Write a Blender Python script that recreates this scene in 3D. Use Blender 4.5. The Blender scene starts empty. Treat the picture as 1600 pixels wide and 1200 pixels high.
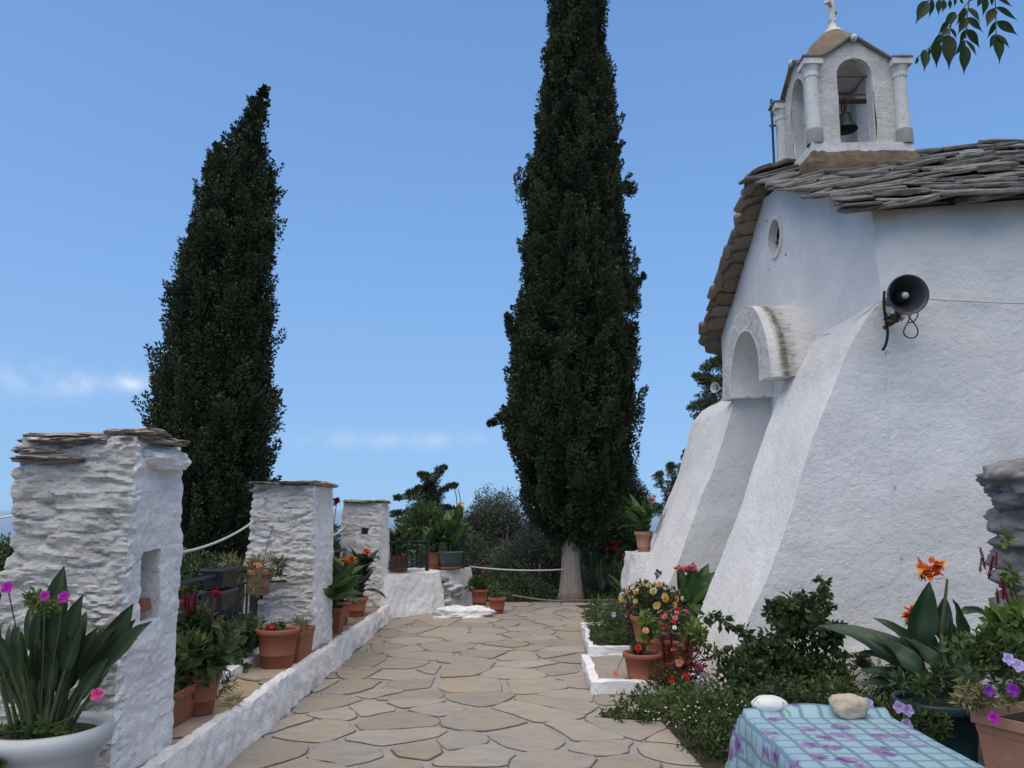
import bpy, bmesh, math, random
import numpy as np
from mathutils import Vector, Matrix, noise, Euler

SC = bpy.context.scene
COL = SC.collection
rnd = random.Random(7)
rng = np.random.default_rng(7)
R = math.radians
PI = math.pi

# ------------------------------------------------------------------ camera, sky, sun, exposure
FPX = 1250.0; PITCH = R(9.1); CZ = 1.6
cam_d = bpy.data.cameras.new('camera'); cam = bpy.data.objects.new('camera', cam_d); COL.objects.link(cam)
cam_d.sensor_width = 36.0; cam_d.lens = 36.0 * FPX / 1600.0
cam_d.clip_start = 0.05; cam_d.clip_end = 120000
cam.location = (0, 0, CZ); cam.rotation_euler = (R(90) + PITCH, 0, 0)
SC.camera = cam

SKY_K, SKY_B = .42, .13
SUN_EL = R(70); SUN_AZ = R(204)          # azimuth clockwise from +Y: behind the camera, a little to the left
w = bpy.data.worlds.new('World'); SC.world = w; w.use_nodes = True
nt = w.node_tree; N = nt.nodes; N.clear()
def wn(t, **k):
    n = N.new(t)
    for a, b in k.items(): setattr(n, a, b)
    return n
def wmath(op, a, b=None):
    n = wn('ShaderNodeMath', operation=op)
    for i, s in enumerate((a, b)):
        if s is None: continue
        if isinstance(s, (int, float)): n.inputs[i].default_value = s
        else: nt.links.new(s, n.inputs[i])
    return n.outputs[0]
sky = wn('ShaderNodeTexSky', sky_type='NISHITA')
sky.sun_disc = False; sky.sun_elevation = SUN_EL; sky.sun_rotation = SUN_AZ
sky.altitude = 300; sky.air_density = 1.0; sky.dust_density = 3.0; sky.ozone_density = 6.0
tc = wn('ShaderNodeTexCoord')
# hazy air: the clear-sky dome is looked up a little higher so that its gradient stays shallow down to the horizon
vm = wn('ShaderNodeVectorMath', operation='MULTIPLY_ADD'); nt.links.new(tc.outputs['Generated'], vm.inputs[0])
vm.inputs[1].default_value = (1, 1, SKY_K); vm.inputs[2].default_value = (0, 0, SKY_B)
vn = wn('ShaderNodeVectorMath', operation='NORMALIZE'); nt.links.new(vm.outputs[0], vn.inputs[0]); nt.links.new(vn.outputs[0], sky.inputs['Vector'])
sep = wn('ShaderNodeSeparateXYZ'); nt.links.new(tc.outputs['Generated'], sep.inputs[0])
az = wmath('ARCTAN2', sep.outputs[0], sep.outputs[1]); el = wmath('ARCSINE', sep.outputs[2])
cn = wn('ShaderNodeTexNoise'); cn.inputs['Scale'].default_value = 26; cn.inputs['Detail'].default_value = 6; cn.inputs['Roughness'].default_value = .6
nt.links.new(tc.outputs['Generated'], cn.inputs['Vector'])
tot = None
for (ca, ce, ra, re, s) in ((-25.9, 8.35, 1.0, .55, .8), (-28.7, 7.95, 1.3, .75, .36), (-31.6, 8.2, 2.4, 1.1, .28), (-4.6, 5.1, 3.6, .55, .26), (-11, 5.0, 5.0, .6, .18),
                            (38, 8, 4, .9, .3), (62, 11, 5, 1.2, .35), (-62, 9, 6, 1.1, .3), (-95, 12, 6, 1.6, .35), (110, 14, 8, 2, .3)):
    dx = wmath('DIVIDE', wmath('SUBTRACT', az, R(ca)), R(ra)); dy = wmath('DIVIDE', wmath('SUBTRACT', el, R(ce)), R(re))
    g = wmath('EXPONENT', wmath('MULTIPLY', wmath('ADD', wmath('POWER', wmath('ABSOLUTE', dx), 2), wmath('POWER', wmath('ABSOLUTE', dy), 2)), -1.0))
    g = wmath('MULTIPLY', g, s); tot = g if tot is None else wmath('ADD', tot, g)
mr = wn('ShaderNodeMapRange'); nt.links.new(cn.outputs['Fac'], mr.inputs[0])
mr.inputs[1].default_value = .34; mr.inputs[2].default_value = .62
cm = wmath('MULTIPLY', tot, mr.outputs[0])
hsv = wn('ShaderNodeHueSaturation'); hsv.inputs['Saturation'].default_value = 1.12; hsv.inputs['Value'].default_value = 1.32
nt.links.new(sky.outputs[0], hsv.inputs['Color'])
mx = wn('ShaderNodeMix', data_type='RGBA'); nt.links.new(cm, mx.inputs[0]); nt.links.new(hsv.outputs[0], mx.inputs[6])
mx.inputs[7].default_value = (6.0, 6.4, 7.2, 1)
bg = wn('ShaderNodeBackground'); bg.inputs['Strength'].default_value = .15
nt.links.new(mx.outputs[2], bg.inputs['Color'])
wo = wn('ShaderNodeOutputWorld'); nt.links.new(bg.outputs[0], wo.inputs['Surface'])

sd = bpy.data.lights.new('sun', 'SUN'); sun = bpy.data.objects.new('sun', sd); COL.objects.link(sun)
sd.energy = 2.95; sd.angle = R(90); sd.color = (1.0, .85, .60)
sun.rotation_euler = (R(90) - SUN_EL, 0, PI - SUN_AZ + 0.0)
SC.view_settings.view_transform = 'Standard'; SC.view_settings.look = 'None'
SC.view_settings.exposure = 0.0; SC.view_settings.gamma = 1.0; SC.view_settings.use_curve_mapping = False
SC.cycles.max_bounces = 6; SC.cycles.transparent_max_bounces = 4

# ------------------------------------------------------------------ pixel -> place
CP, SP = math.cos(PITCH), math.sin(PITCH)
def ray(px, py):
    xc = (px - 800) / FPX; yc = (600 - py) / FPX
    return xc, CP - yc * SP, SP + yc * CP
def on_y(px, py, Y): x, y, z = ray(px, py); t = Y / y; return Vector((x*t, Y, CZ + z*t))
def on_x(px, py, X): x, y, z = ray(px, py); t = X / x; return Vector((X, y*t, CZ + z*t))
def on_z(px, py, Z=0): x, y, z = ray(px, py); t = (Z - CZ) / z; return Vector((x*t, y*t, Z))

# ------------------------------------------------------------------ materials
MATS = {}
def lin(c): return tuple(((v/255)/12.92 if v/255 <= .04045 else ((v/255+.055)/1.055)**2.4) for v in c) + (1,)
class NT:
    def __init__(s, name):
        s.m = bpy.data.materials.new(name); s.m.use_nodes = True; s.t = s.m.node_tree; s.t.nodes.clear(); MATS[name] = s.m
        s.out = s.n('ShaderNodeOutputMaterial'); s.bs = s.n('ShaderNodeBsdfPrincipled'); s.l(s.bs.outputs[0], s.out.inputs['Surface'])
        s.pos = s.n('ShaderNodeNewGeometry').outputs['Position']
    def n(s, t, **k):
        x = s.t.nodes.new(t)
        for a, b in k.items(): setattr(x, a, b)
        return x
    def l(s, a, b): s.t.links.new(a, b)
    def setv(s, inp, v):
        if hasattr(v, 'is_linked') or hasattr(v, 'links'): s.l(v, inp)
        else: inp.default_value = v
    def noise(s, scale, detail=4, rough=.55, vec=None, sc3=None, dist=0):
        v = s.pos if vec is None else vec
        if sc3:
            m = s.n('ShaderNodeMapping'); m.inputs['Scale'].default_value = sc3; s.l(v, m.inputs[0]); v = m.outputs[0]
        x = s.n('ShaderNodeTexNoise'); x.inputs['Scale'].default_value = scale; x.inputs['Detail'].default_value = detail
        x.inputs['Roughness'].default_value = rough; x.inputs['Distortion'].default_value = dist; s.l(v, x.inputs['Vector']); return x.outputs['Fac']
    def rng(s, f, a, b, c=0., d=1.):
        x = s.n('ShaderNodeMapRange'); s.l(f, x.inputs[0])
        for i, v in enumerate((a, b, c, d)): x.inputs[i+1].default_value = v
        return x.outputs[0]
    def mix(s, f, a, b, mode='MIX'):
        x = s.n('ShaderNodeMix', data_type='RGBA', blend_type=mode); s.setv(x.inputs[0], f)
        for i, v in ((6, a), (7, b)):
            if isinstance(v, tuple): x.inputs[i].default_value = v if len(v) == 4 else v + (1,)
            else: s.l(v, x.inputs[i])
        return x.outputs[2]
    def math(s, op, a, b=0.):
        x = s.n('ShaderNodeMath', operation=op); s.setv(x.inputs[0], a); s.setv(x.inputs[1], b); return x.outputs[0]
    def attr(s, name='tint'):
        x = s.n('ShaderNodeAttribute'); x.attribute_name = name; return x
    def rand(s): return s.n('ShaderNodeObjectInfo').outputs['Random']
    def bump(s, h, strength=.3, dist=.02, prev=None):
        x = s.n('ShaderNodeBump'); x.inputs['Strength'].default_value = strength; x.inputs['Distance'].default_value = dist
        s.l(h, x.inputs['Height'])
        if prev: s.l(prev, x.inputs['Normal'])
        return x.outputs[0]
    def done(s, col, rough=.8, normal=None, spec=.3, metal=0.):
        s.setv(s.bs.inputs['Base Color'], col if not isinstance(col, tuple) else (col if len(col) == 4 else col + (1,)))
        s.setv(s.bs.inputs['Roughness'], rough); s.bs.inputs['Specular IOR Level'].default_value = spec; s.bs.inputs['Metallic'].default_value = metal
        if normal: s.l(normal, s.bs.inputs['Normal'])
        return s.m

def m_plaster(name, white, dirt, wear_col, bumpy=.5, specks=.5, streak=.0, crack=0.):
    t = NT(name)
    n1 = t.noise(1.7, 6, .62); n2 = t.noise(14, 5, .65); n3 = t.noise(95, 4, .7)
    c = t.mix(t.rng(n1, .38, .72), white, dirt)
    c = t.mix(t.rng(n2, .55, .8, 0, .5), c, dirt)
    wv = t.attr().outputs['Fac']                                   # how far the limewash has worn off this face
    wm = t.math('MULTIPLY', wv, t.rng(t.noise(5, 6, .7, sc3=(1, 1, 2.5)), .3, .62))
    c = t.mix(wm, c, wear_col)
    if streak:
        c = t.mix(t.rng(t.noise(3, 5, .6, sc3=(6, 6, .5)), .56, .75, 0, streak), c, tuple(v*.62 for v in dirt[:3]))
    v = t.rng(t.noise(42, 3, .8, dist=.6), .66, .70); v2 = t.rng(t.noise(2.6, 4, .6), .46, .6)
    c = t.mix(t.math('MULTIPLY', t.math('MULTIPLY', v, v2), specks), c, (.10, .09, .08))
    rag = t.noise(11, 8, .72, sc3=(1, 1, 2.4), dist=.4)             # ragged layers, stronger where the wash is worn; crevice shade painted into their hollows
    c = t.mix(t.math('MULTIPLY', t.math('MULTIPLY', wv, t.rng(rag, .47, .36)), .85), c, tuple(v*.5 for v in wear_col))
    if crack:
        ck = t.noise(6.5, 6, .68, sc3=(1, 1, 1.8), dist=1.2)
        cl = t.math('MULTIPLY', t.rng(t.math('ABSOLUTE', t.math('SUBTRACT', ck, .5)), .012, .002), t.rng(t.noise(3.1, 3), .5, .62))
        c = t.mix(t.math('MULTIPLY', cl, crack), c, (.16, .145, .13))
        pk = t.math('MULTIPLY', t.rng(t.noise(70, 3, .75, sc3=(1, 1, 1.6)), .60, .66), t.rng(t.noise(4.2, 4, .6), .44, .58)); c = t.mix(t.math('MULTIPLY', pk, crack*.7), c, (.20, .185, .165))
    b = t.bump(n1, bumpy*.5, .05); b = t.bump(n2, bumpy*.9, .022, b); b = t.bump(n3, bumpy*.9, .007, b)
    bb = t.n('ShaderNodeBump'); bb.inputs['Distance'].default_value = .05; t.l(t.math('ADD', t.math('MULTIPLY', wv, .9), .12*bumpy), bb.inputs['Strength']); t.l(rag, bb.inputs['Height']); t.l(b, bb.inputs['Normal'])
    return t.done(c, .88, bb.outputs[0], .2)
m_plaster('church_plaster', (.76, .745, .72), (.66, .645, .62), (.42, .36, .29), .9, .6, 0., .18)
m_plaster('buttress_plaster', (.83, .805, .77), (.75, .73, .695), (.36, .31, .24), 1.1, .8, .12, .35)
m_plaster('limewash', (.86, .85, .835), (.76, .745, .72), (.66, .605, .53), 1.1, .9, 0., .6)
m_plaster('tower_plaster', (.70, .68, .64), (.52, .49, .45), (.36, .32, .27), .9, 1.0, .5, .6)

def m_stone(name, a, b, c2, scale=6, bumpy=.6, var=.35, rough=.85, dark=None, nz=None, st3=None):
    t = NT(name); r = t.rand()
    n1 = t.noise(scale, 7, .66, sc3=st3); n2 = t.noise(scale*6, 5, .7, sc3=st3); n3 = t.noise(scale*.35, 3, .5)
    c = t.mix(t.rng(n1, .33, .7), a, b)
    c = t.mix(t.rng(n3, .48, .68, 0, .7), c, c2)
    c = t.mix(t.math('MULTIPLY', t.rng(n2, .45, .75), .35), c, tuple(v*.55 for v in a))
    if nz:
        g = t.n('ShaderNodeNewGeometry'); s = t.n('ShaderNodeSeparateXYZ'); t.l(g.outputs['Normal'], s.inputs[0])
        c = t.mix(t.rng(s.outputs[2], -.75, -.35), nz, c)
    if dark: c = t.mix(t.rng(t.noise(scale*1.7, 6, .75), .6, .68, 0, .75), c, dark)
    h = t.n('ShaderNodeHueSaturation'); t.l(c, h.inputs['Color']); t.l(t.rng(r, 0, 1, 1-var, 1+var*.8), h.inputs['Value'])
    t.l(t.rng(t.math('FRACT', t.math('MULTIPLY', r, 7.31)), 0, 1, .8, 1.2), h.inputs['Saturation'])
    bb = t.bump(n1, bumpy, .02); bb = t.bump(n2, bumpy*.6, .006, bb)
    return t.done(h.outputs[0], rough, bb, .25)
m_stone('paving', (.345, .305, .25), (.262, .236, .204), (.36, .285, .205), 7, .9, .14, .88, (.20, .18, .155), None, (.45, 1.3, 1))
m_stone('groove_dirt', (.085, .077, .068), (.17, .155, .135), (.06, .055, .05), 20, .5, 0, .95)
m_stone('paving_joint', (.33, .30, .265), (.26, .24, .215), (.34, .30, .255), 9, .7, .0, .95)
m_stone('flagstone', (.34, .25, .155), (.24, .20, .16), (.16, .135, .11), 4, .5, .25, .8)
m_stone('slate', (.175, .165, .15), (.075, .07, .066), (.23, .215, .19), 11, 1.0, .35, .9, (.03, .028, .025), (.25, .19, .135))
m_stone('rubble', (.27, .255, .235), (.15, .14, .13), (.32, .295, .26), 9, 1.0, .25, .9, (.04, .037, .034))
m_stone('cap_stone', (.34, .31, .27), (.22, .19, .16), (.30, .20, .12), 9, .9, .2, .9, (.07, .06, .05))
m_stone('ochre_render', (.22, .165, .105), (.16, .12, .08), (.27, .205, .13), 12, .9, 0, .95, (.09, .07, .05))
m_stone('brown_render', (.15, .115, .08), (.085, .066, .048), (.19, .15, .105), 16, 1.3, 0, .95, (.05, .04, .03))
m_stone('grey_render', (.25, .24, .235), (.20, .195, .19), (.28, .27, .26), 8, .5, 0, .9)
m_stone('marble', (.66, .645, .60), (.52, .50, .46), (.70, .68, .64), 7, .35, .05, .6, (.25, .23, .21))
m_stone('tan_rock', (.55, .47, .37), (.40, .33, .25), (.62, .55, .46), 22, .7, 0, .85)
m_stone('soil', (.055, .042, .03), (.03, .024, .018), (.075, .058, .04), 22, .9, 0, .95)
m_stone('hill_ground', (.075, .07, .035), (.045, .05, .025), (.10, .085, .055), 2.2, .6, 0, .95)
t = NT('pebble'); v = t.rng(t.noise(55, 2, .5), .60, .64); d = t.rng(t.noise(18, 2, .5), .5, .56)
t.done(t.mix(t.math('MULTIPLY', v, d), (.66, .64, .60), (.06, .05, .045)), .6, t.bump(t.noise(60), .15, .003), .3)

def m_pot(name, a, b, rough=.75, stain=(.55, .47, .42), sp=.25):
    t = NT(name); n1 = t.noise(5, 5, .6); n2 = t.noise(38, 4, .6)
    c = t.mix(t.rng(n1, .35, .7), a, b); c = t.mix(t.rng(t.noise(17, 5, .7), .63, .72, 0, .45), c, stain)
    h = t.n('ShaderNodeHueSaturation'); t.l(c, h.inputs['Color']); t.l(t.rng(t.rand(), 0, 1, .82, 1.15), h.inputs['Value'])
    return t.done(h.outputs[0], rough, t.bump(n2, .12, .004), sp)
m_pot('terracotta', (.30, .105, .055), (.235, .085, .05))
m_pot('terracotta_pale', (.36, .19, .125), (.30, .145, .09))
m_pot('white_plastic', (.47, .49, .485), (.40, .42, .42), .45, (.42, .44, .42), .4)
m_pot('teal_plastic', (.085, .14, .125), (.065, .11, .10), .5, (.16, .2, .18), .4)
m_pot('dark_green_plastic', (.012, .045, .05), (.010, .035, .04), .45, (.03, .06, .06), .4)
m_pot('black_metal', (.018, .018, .022), (.026, .025, .027), .5, (.06, .05, .045), .4)
m_pot('black_plastic', (.012, .012, .014), (.016, .016, .018), .45, (.03, .03, .03), .4)
m_pot('horn_grey', (.045, .045, .05), (.06, .06, .065), .4, (.09, .09, .09), .45)
m_pot('horn_tip', (.52, .53, .54), (.45, .46, .47), .4, (.3, .3, .3), .5)
m_pot('bronze', (.035, .045, .035), (.025, .03, .025), .5, (.07, .09, .07), .5)
m_pot('rust', (.12, .06, .035), (.08, .045, .03), .85, (.18, .09, .05))
m_pot('cable_white', (.62, .62, .58), (.52, .52, .48), .6, (.4, .4, .36))
m_pot('cable_black', (.012, .012, .012), (.016, .016, .016), .5, (.03, .03, .03))
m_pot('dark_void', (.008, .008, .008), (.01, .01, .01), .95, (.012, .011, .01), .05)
m_pot('old_wood', (.23, .17, .11), (.16, .12, .08), .8, (.1, .08, .06))
m_pot('table_paint', (.45, .45, .43), (.38, .38, .36), .6, (.2, .2, .2))

def m_leaf(name, a, b, trans=.25, rough=.5, sp=.35, vein=None):
    t = NT(name); at = t.attr(); s = t.n('ShaderNodeSeparateColor'); t.l(at.outputs['Color'], s.inputs[0])
    c = t.mix(s.outputs[0], a, b)
    if vein: c = t.mix(s.outputs[1], c, vein)
    h = t.n('ShaderNodeHueSaturation'); t.l(c, h.inputs['Color']); t.l(t.rng(t.noise(1.3, 2), .3, .7, .8, 1.2), h.inputs['Value'])
    t.done(h.outputs[0], rough, None, sp)
    tr = t.n('ShaderNodeBsdfTranslucent'); t.l(h.outputs[0], tr.inputs[0]); ms = t.n('ShaderNodeMixShader'); ms.inputs[0].default_value = trans
    t.l(t.bs.outputs[0], ms.inputs[1]); t.l(tr.outputs[0], ms.inputs[2]); t.l(ms.outputs[0], t.out.inputs['Surface'])
m_leaf('cypress_leaf', (.013, .022, .011), (.060, .078, .034), .12, .6, .2)
m_leaf('olive_leaf', (.055, .07, .042), (.145, .155, .11), .15, .55, .3)
m_leaf('pine_leaf', (.040, .062, .026), (.11, .135, .055), .15, .6, .25)
m_leaf('bush_leaf', (.036, .062, .020), (.10, .145, .042), .22, .5, .3)
m_leaf('dark_bush_leaf', (.032, .056, .022), (.085, .12, .045), .2, .5, .3)
m_leaf('dry_leaf', (.12, .12, .05), (.30, .26, .13), .2, .7, .2)
m_leaf('light_leaf', (.075, .13, .025), (.17, .24, .05), .3, .5, .3)
m_leaf('canna_leaf', (.028, .075, .016), (.060, .125, .030), .28, .42, .4, (.12, .19, .065))
m_leaf('canna_dark_leaf', (.018, .042, .020), (.032, .066, .030), .2, .4, .4, (.07, .11, .05))
m_leaf('strelitzia_leaf', (.020, .042, .018), (.036, .064, .026), .12, .5, .3, (.10, .13, .06))
m_leaf('ash_leaf', (.014, .035, .008), (.026, .06, .014), .3, .5, .3)
m_leaf('red_leaf', (.11, .018, .022), (.19, .05, .035), .25, .6, .2)
def m_petal(name, a, b): m_leaf(name, a, b, .3, .6, .2)
m_petal('petal_orange', (.50, .05, .008), (.80, .36, .03)); m_petal('petal_yellow', (.80, .50, .06), (.85, .72, .30))
m_petal('petal_apricot', (.75, .26, .03), (.82, .45, .06))
m_petal('petal_red', (.50, .012, .015), (.62, .04, .03)); m_petal('petal_pink', (.60, .05, .12), (.72, .22, .25))
m_petal('petal_magenta', (.38, .012, .32), (.55, .04, .45)); m_petal('petal_rose', (.68, .03, .22), (.75, .12, .35))
m_petal('petal_lilac', (.42, .32, .62), (.58, .48, .74)); m_petal('petal_white', (.78, .78, .72), (.85, .85, .8))
m_petal('petal_maroon', (.16, .008, .022), (.26, .015, .04)); m_petal('petal_salmon', (.75, .22, .12), (.8, .4, .28)); m_petal('petal_cream', (.82, .74, .42), (.86, .84, .68))
m_petal('petal_purple', (.18, .02, .30), (.28, .04, .42))
t = NT('bark'); n1 = t.noise(5, 6, .65, sc3=(7, 7, .7)); n2 = t.noise(30, 4, .6, sc3=(3, 3, .5))
c = t.mix(t.rng(n1, .35, .68), (.22, .18, .15), (.36, .31, .27)); c = t.mix(t.rng(n2, .55, .75, 0, .5), c, (.12, .095, .08))
t.done(c, .9, t.bump(n1, .9, .03, t.bump(n2, .4, .01)), .15)
t = NT('stem'); t.done(t.mix(t.noise(7), (.045, .065, .025), (.08, .09, .04)), .6, None, .3)
t = NT('red_stem'); t.done(t.mix(t.noise(7), (.16, .03, .035), (.10, .05, .03)), .6, None, .3)
t = NT('sea_water'); n = t.noise(.02, 4, .6)
t.done((.035, .10, .19), .32, t.bump(n, .25, 3.0), .5)

# ------------------------------------------------------------------ objects
def kind(o, k): o['kind'] = k; return o
def thing(name, label, cat, loc=(0, 0, 0), group=None, rz=0.):
    o = bpy.data.objects.new(name, None); COL.objects.link(o); o.empty_display_size = .1
    o.location = loc; o.rotation_euler = (0, 0, rz); o['label'] = label; o['category'] = cat
    if group: o['group'] = group
    return o
def tag(o, label, cat, group=None):
    o['label'] = label; o['category'] = cat
    if group: o['group'] = group
    return o
def offset(p):
    v = Vector((0, 0, 0))
    while p: v += Vector(p.location); p = p.parent
    return v
def mesh(name, V, F, mat, tint=None, smooth=False):
    me = bpy.data.meshes.new(name)
    V = np.asarray(V, dtype=np.float32).reshape(-1, 3)
    if isinstance(F, np.ndarray):
        k = F.shape[1]; nf = F.shape[0]
        me.vertices.add(len(V)); me.vertices.foreach_set('co', V.ravel())
        me.loops.add(nf*k); me.loops.foreach_set('vertex_index', F.astype(np.int32).ravel())
        me.polygons.add(nf); me.polygons.foreach_set('loop_start', np.arange(0, nf*k, k, dtype=np.int32))
        me.update(calc_edges=True)
    else:
        me.from_pydata(V.tolist(), [], F); me.update()
    if tint is not None:
        a = me.color_attributes.new('tint', 'FLOAT_COLOR', 'POINT'); T = np.ones((len(V), 4), np.float32)
        tint = np.asarray(tint, np.float32)
        if tint.ndim == 1: T[:, 0] = T[:, 1] = T[:, 2] = tint
        else: T[:, :tint.shape[1]] = tint
        a.data.foreach_set('color', T.ravel())
    if mat: me.materials.append(MATS[mat])
    if smooth: me.polygons.foreach_set('use_smooth', np.ones(len(me.polygons), bool))
    me.validate()
    return me
def inst(name, me, parent=None, M=None):
    o = bpy.data.objects.new(name, me); COL.objects.link(o)
    if parent: o.parent = parent
    if M is not None: o.matrix_local = M
    return o
def O(name, V, F, mat, parent=None, tint=None, smooth=False):
    """verts in world space, linked under parent"""
    V = np.asarray(V, dtype=np.float64).reshape(-1, 3)
    c = np.array(offset(parent)) if parent else np.zeros(3)
    if parent is None:
        c = np.array([V[:, 0].mean(), V[:, 1].mean(), V[:, 2].min()]);
    o = inst(name, mesh(name, V - c, F, mat, tint, smooth), parent)
    if parent is None: o.location = c
    return o

class MB:
    def __init__(s): s.v = []; s.f = []; s.t = []
    def add(s, V, F, t=0.):
        n = len(s.v); s.v += [tuple(p) for p in V]; s.f += [tuple(i+n for i in f) for f in F]; s.t += [t]*len(V); return s
    def box(s, c, d, rz=0., t=0., taper=1.):
        cs, sn = math.cos(rz), math.sin(rz); V = []
        for z in (-1, 1):
            k = taper if z > 0 else 1.
            for x, y in ((-1, -1), (1, -1), (1, 1), (-1, 1)):
                a, b = x*d[0]/2*k, y*d[1]/2*k
                V.append((c[0]+a*cs-b*sn, c[1]+a*sn+b*cs, c[2]+z*d[2]/2))
        return s.add(V, [(3, 2, 1, 0), (4, 5, 6, 7), (0, 1, 5, 4), (1, 2, 6, 5), (2, 3, 7, 6), (3, 0, 4, 7)], t)
    def tube(s, pts, r, seg=6, t=0., cap=True):
        pts = [Vector(p) for p in pts]; n = len(pts); rs = r if hasattr(r, '__len__') else [r]*n
        V = []; F = []; prev = None
        for i, p in enumerate(pts):
            d = (pts[min(i+1, n-1)] - pts[max(i-1, 0)]).normalized()
            u = prev if prev is not None else (Vector((0, 0, 1)) if abs(d.z) < .9 else Vector((1, 0, 0)))
            u = (u - d*u.dot(d)).normalized(); prev = u; q = d.cross(u)
            for k in range(seg):
                a = 2*PI*k/seg; V.append(p + (u*math.cos(a) + q*math.sin(a))*rs[i])
        for i in range(n-1):
            for k in range(seg):
                F.append((i*seg+k, i*seg+(k+1) % seg, (i+1)*seg+(k+1) % seg, (i+1)*seg+k))
        if cap: F.append(tuple(range(seg-1, -1, -1))); F.append(tuple((n-1)*seg+k for k in range(seg)))
        return s.add(V, F, t)
    def lathe(s, prof, c=(0, 0, 0), seg=28, t=0., jit=0.):
        V = []; F = []; n = len(prof)
        for (r, z) in prof:
            for k in range(seg):
                a = 2*PI*k/seg; V.append((c[0]+r*math.cos(a), c[1]+r*math.sin(a), c[2]+z))
        for i in range(n-1):
            for k in range(seg):
                F.append((i*seg+k, i*seg+(k+1) % seg, (i+1)*seg+(k+1) % seg, (i+1)*seg+k))
        return s.add(V, F, t)
    def o(s, name, mat, parent=None, smooth=False): return O(name, s.v, s.f, mat, parent, s.t, smooth)
    def me(s, name, mat, smooth=False): return mesh(name, s.v, s.f, mat, s.t, smooth)

def sagline(a, b, sag, n=14):
    a, b = Vector(a), Vector(b)
    return [a.lerp(b, i/n) - Vector((0, 0, sag*4*(i/n)*(1-i/n))) for i in range(n+1)]
def smoothline(pts, n=6):
    pts = [Vector(p) for p in pts]; out = []
    for i in range(len(pts)-1):
        p0 = pts[max(i-1, 0)]; p1 = pts[i]; p2 = pts[i+1]; p3 = pts[min(i+2, len(pts)-1)]
        for k in range(n):
            t = k/n; out.append(.5*((2*p1) + (p2-p0)*t + (2*p0-5*p1+4*p2-p3)*t*t + (3*p1-p0-3*p2+p3)*t**3))
    return out + [pts[-1]]

# wall sheets: bilinear grids welded and displaced in space
class Sheet:
    def __init__(s): s.V = []; s.F = []; s.T = []; s.n = 0
    def quad(s, a, b, c, d, step=.06, wear=0., nu=None, nv=None):
        a, b, c, d = (np.array(p, float) for p in (a, b, c, d))
        nu = nu or max(1, int(round(max(np.linalg.norm(b-a), np.linalg.norm(c-d))/step)))
        nv = nv or max(1, int(round(max(np.linalg.norm(d-a), np.linalg.norm(c-b))/step)))
        u = np.linspace(0, 1, nu+1)[:, None, None]; v = np.linspace(0, 1, nv+1)[None, :, None]
        P = (a*(1-u)*(1-v) + b*u*(1-v) + c*u*v + d*(1-u)*v).reshape(-1, 3)
        i = np.arange(nu)[:, None]; j = np.arange(nv)[None, :]; q = i*(nv+1)+j
        F = np.stack([q, q+nv+1, q+nv+2, q+1], -1).reshape(-1, 4) + s.n
        s.V.append(P); s.F.append(F); s.T.append(np.full(len(P), wear)); s.n += len(P); return s
    def holed(s, a, b, c, d, u0, u1, v0, v1, depth, step=.06, wear=0., back=True):
        """quad a b c d with a rectangular recess (u, v fractions) pushed in along depth"""
        a, b, c, d = (np.array(p, float) for p in (a, b, c, d)); dep = np.array(depth, float)
        P = lambda u, v: a*(1-u)*(1-v) + b*u*(1-v) + c*u*v + d*(1-u)*v
        us = (0, u0, u1, 1); vs = (0, v0, v1, 1)
        for i in range(3):
            for j in range(3):
                if i == 1 and j == 1: continue
                s.quad(P(us[i], vs[j]), P(us[i+1], vs[j]), P(us[i+1], vs[j+1]), P(us[i], vs[j+1]), step, wear)
        h = [P(u0, v0), P(u1, v0), P(u1, v1), P(u0, v1)]
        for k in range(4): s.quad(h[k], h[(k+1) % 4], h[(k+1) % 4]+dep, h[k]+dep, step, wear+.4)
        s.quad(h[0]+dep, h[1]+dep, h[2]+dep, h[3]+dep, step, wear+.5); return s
    def arrays(s):
        V = np.concatenate(s.V); F = np.concatenate(s.F); T = np.concatenate(s.T)
        key = np.round(V*2000).astype(np.int64); _, idx, inv = np.unique(key, axis=0, return_index=True, return_inverse=True)
        inv = inv.ravel(); F = inv[F]
        Ts = np.zeros(len(idx)); np.add.at(Ts, inv, T); Cn = np.bincount(inv); Ts /= np.maximum(Cn, 1)
        V = V[idx]
        ok = np.array([len(set(f)) == 4 for f in F.tolist()])
        tri = [list(dict.fromkeys(f)) for f in F[~ok].tolist()]
        return V, [tuple(f) for f in F[ok].tolist()] + [tuple(f) for f in tri if len(f) == 3], Ts
    def o(s, name, mat, parent=None, disp=None, smooth=True, sharp=38):
        V, F, T = s.arrays()
        if disp: V = np.array([disp(Vector(p)) for p in V])
        ob = O(name, V, F, mat, parent, T, smooth)
        if sharp: ob.data.set_sharp_from_angle(angle=R(sharp))
        return ob
def wob(a1, s1, a2=0., s2=1.):
    def f(p):
        q = p + noise.noise_vector(p*s1)*a1
        if a2: q += noise.noise_vector(p*s2)*a2
        return q
    return f

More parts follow.
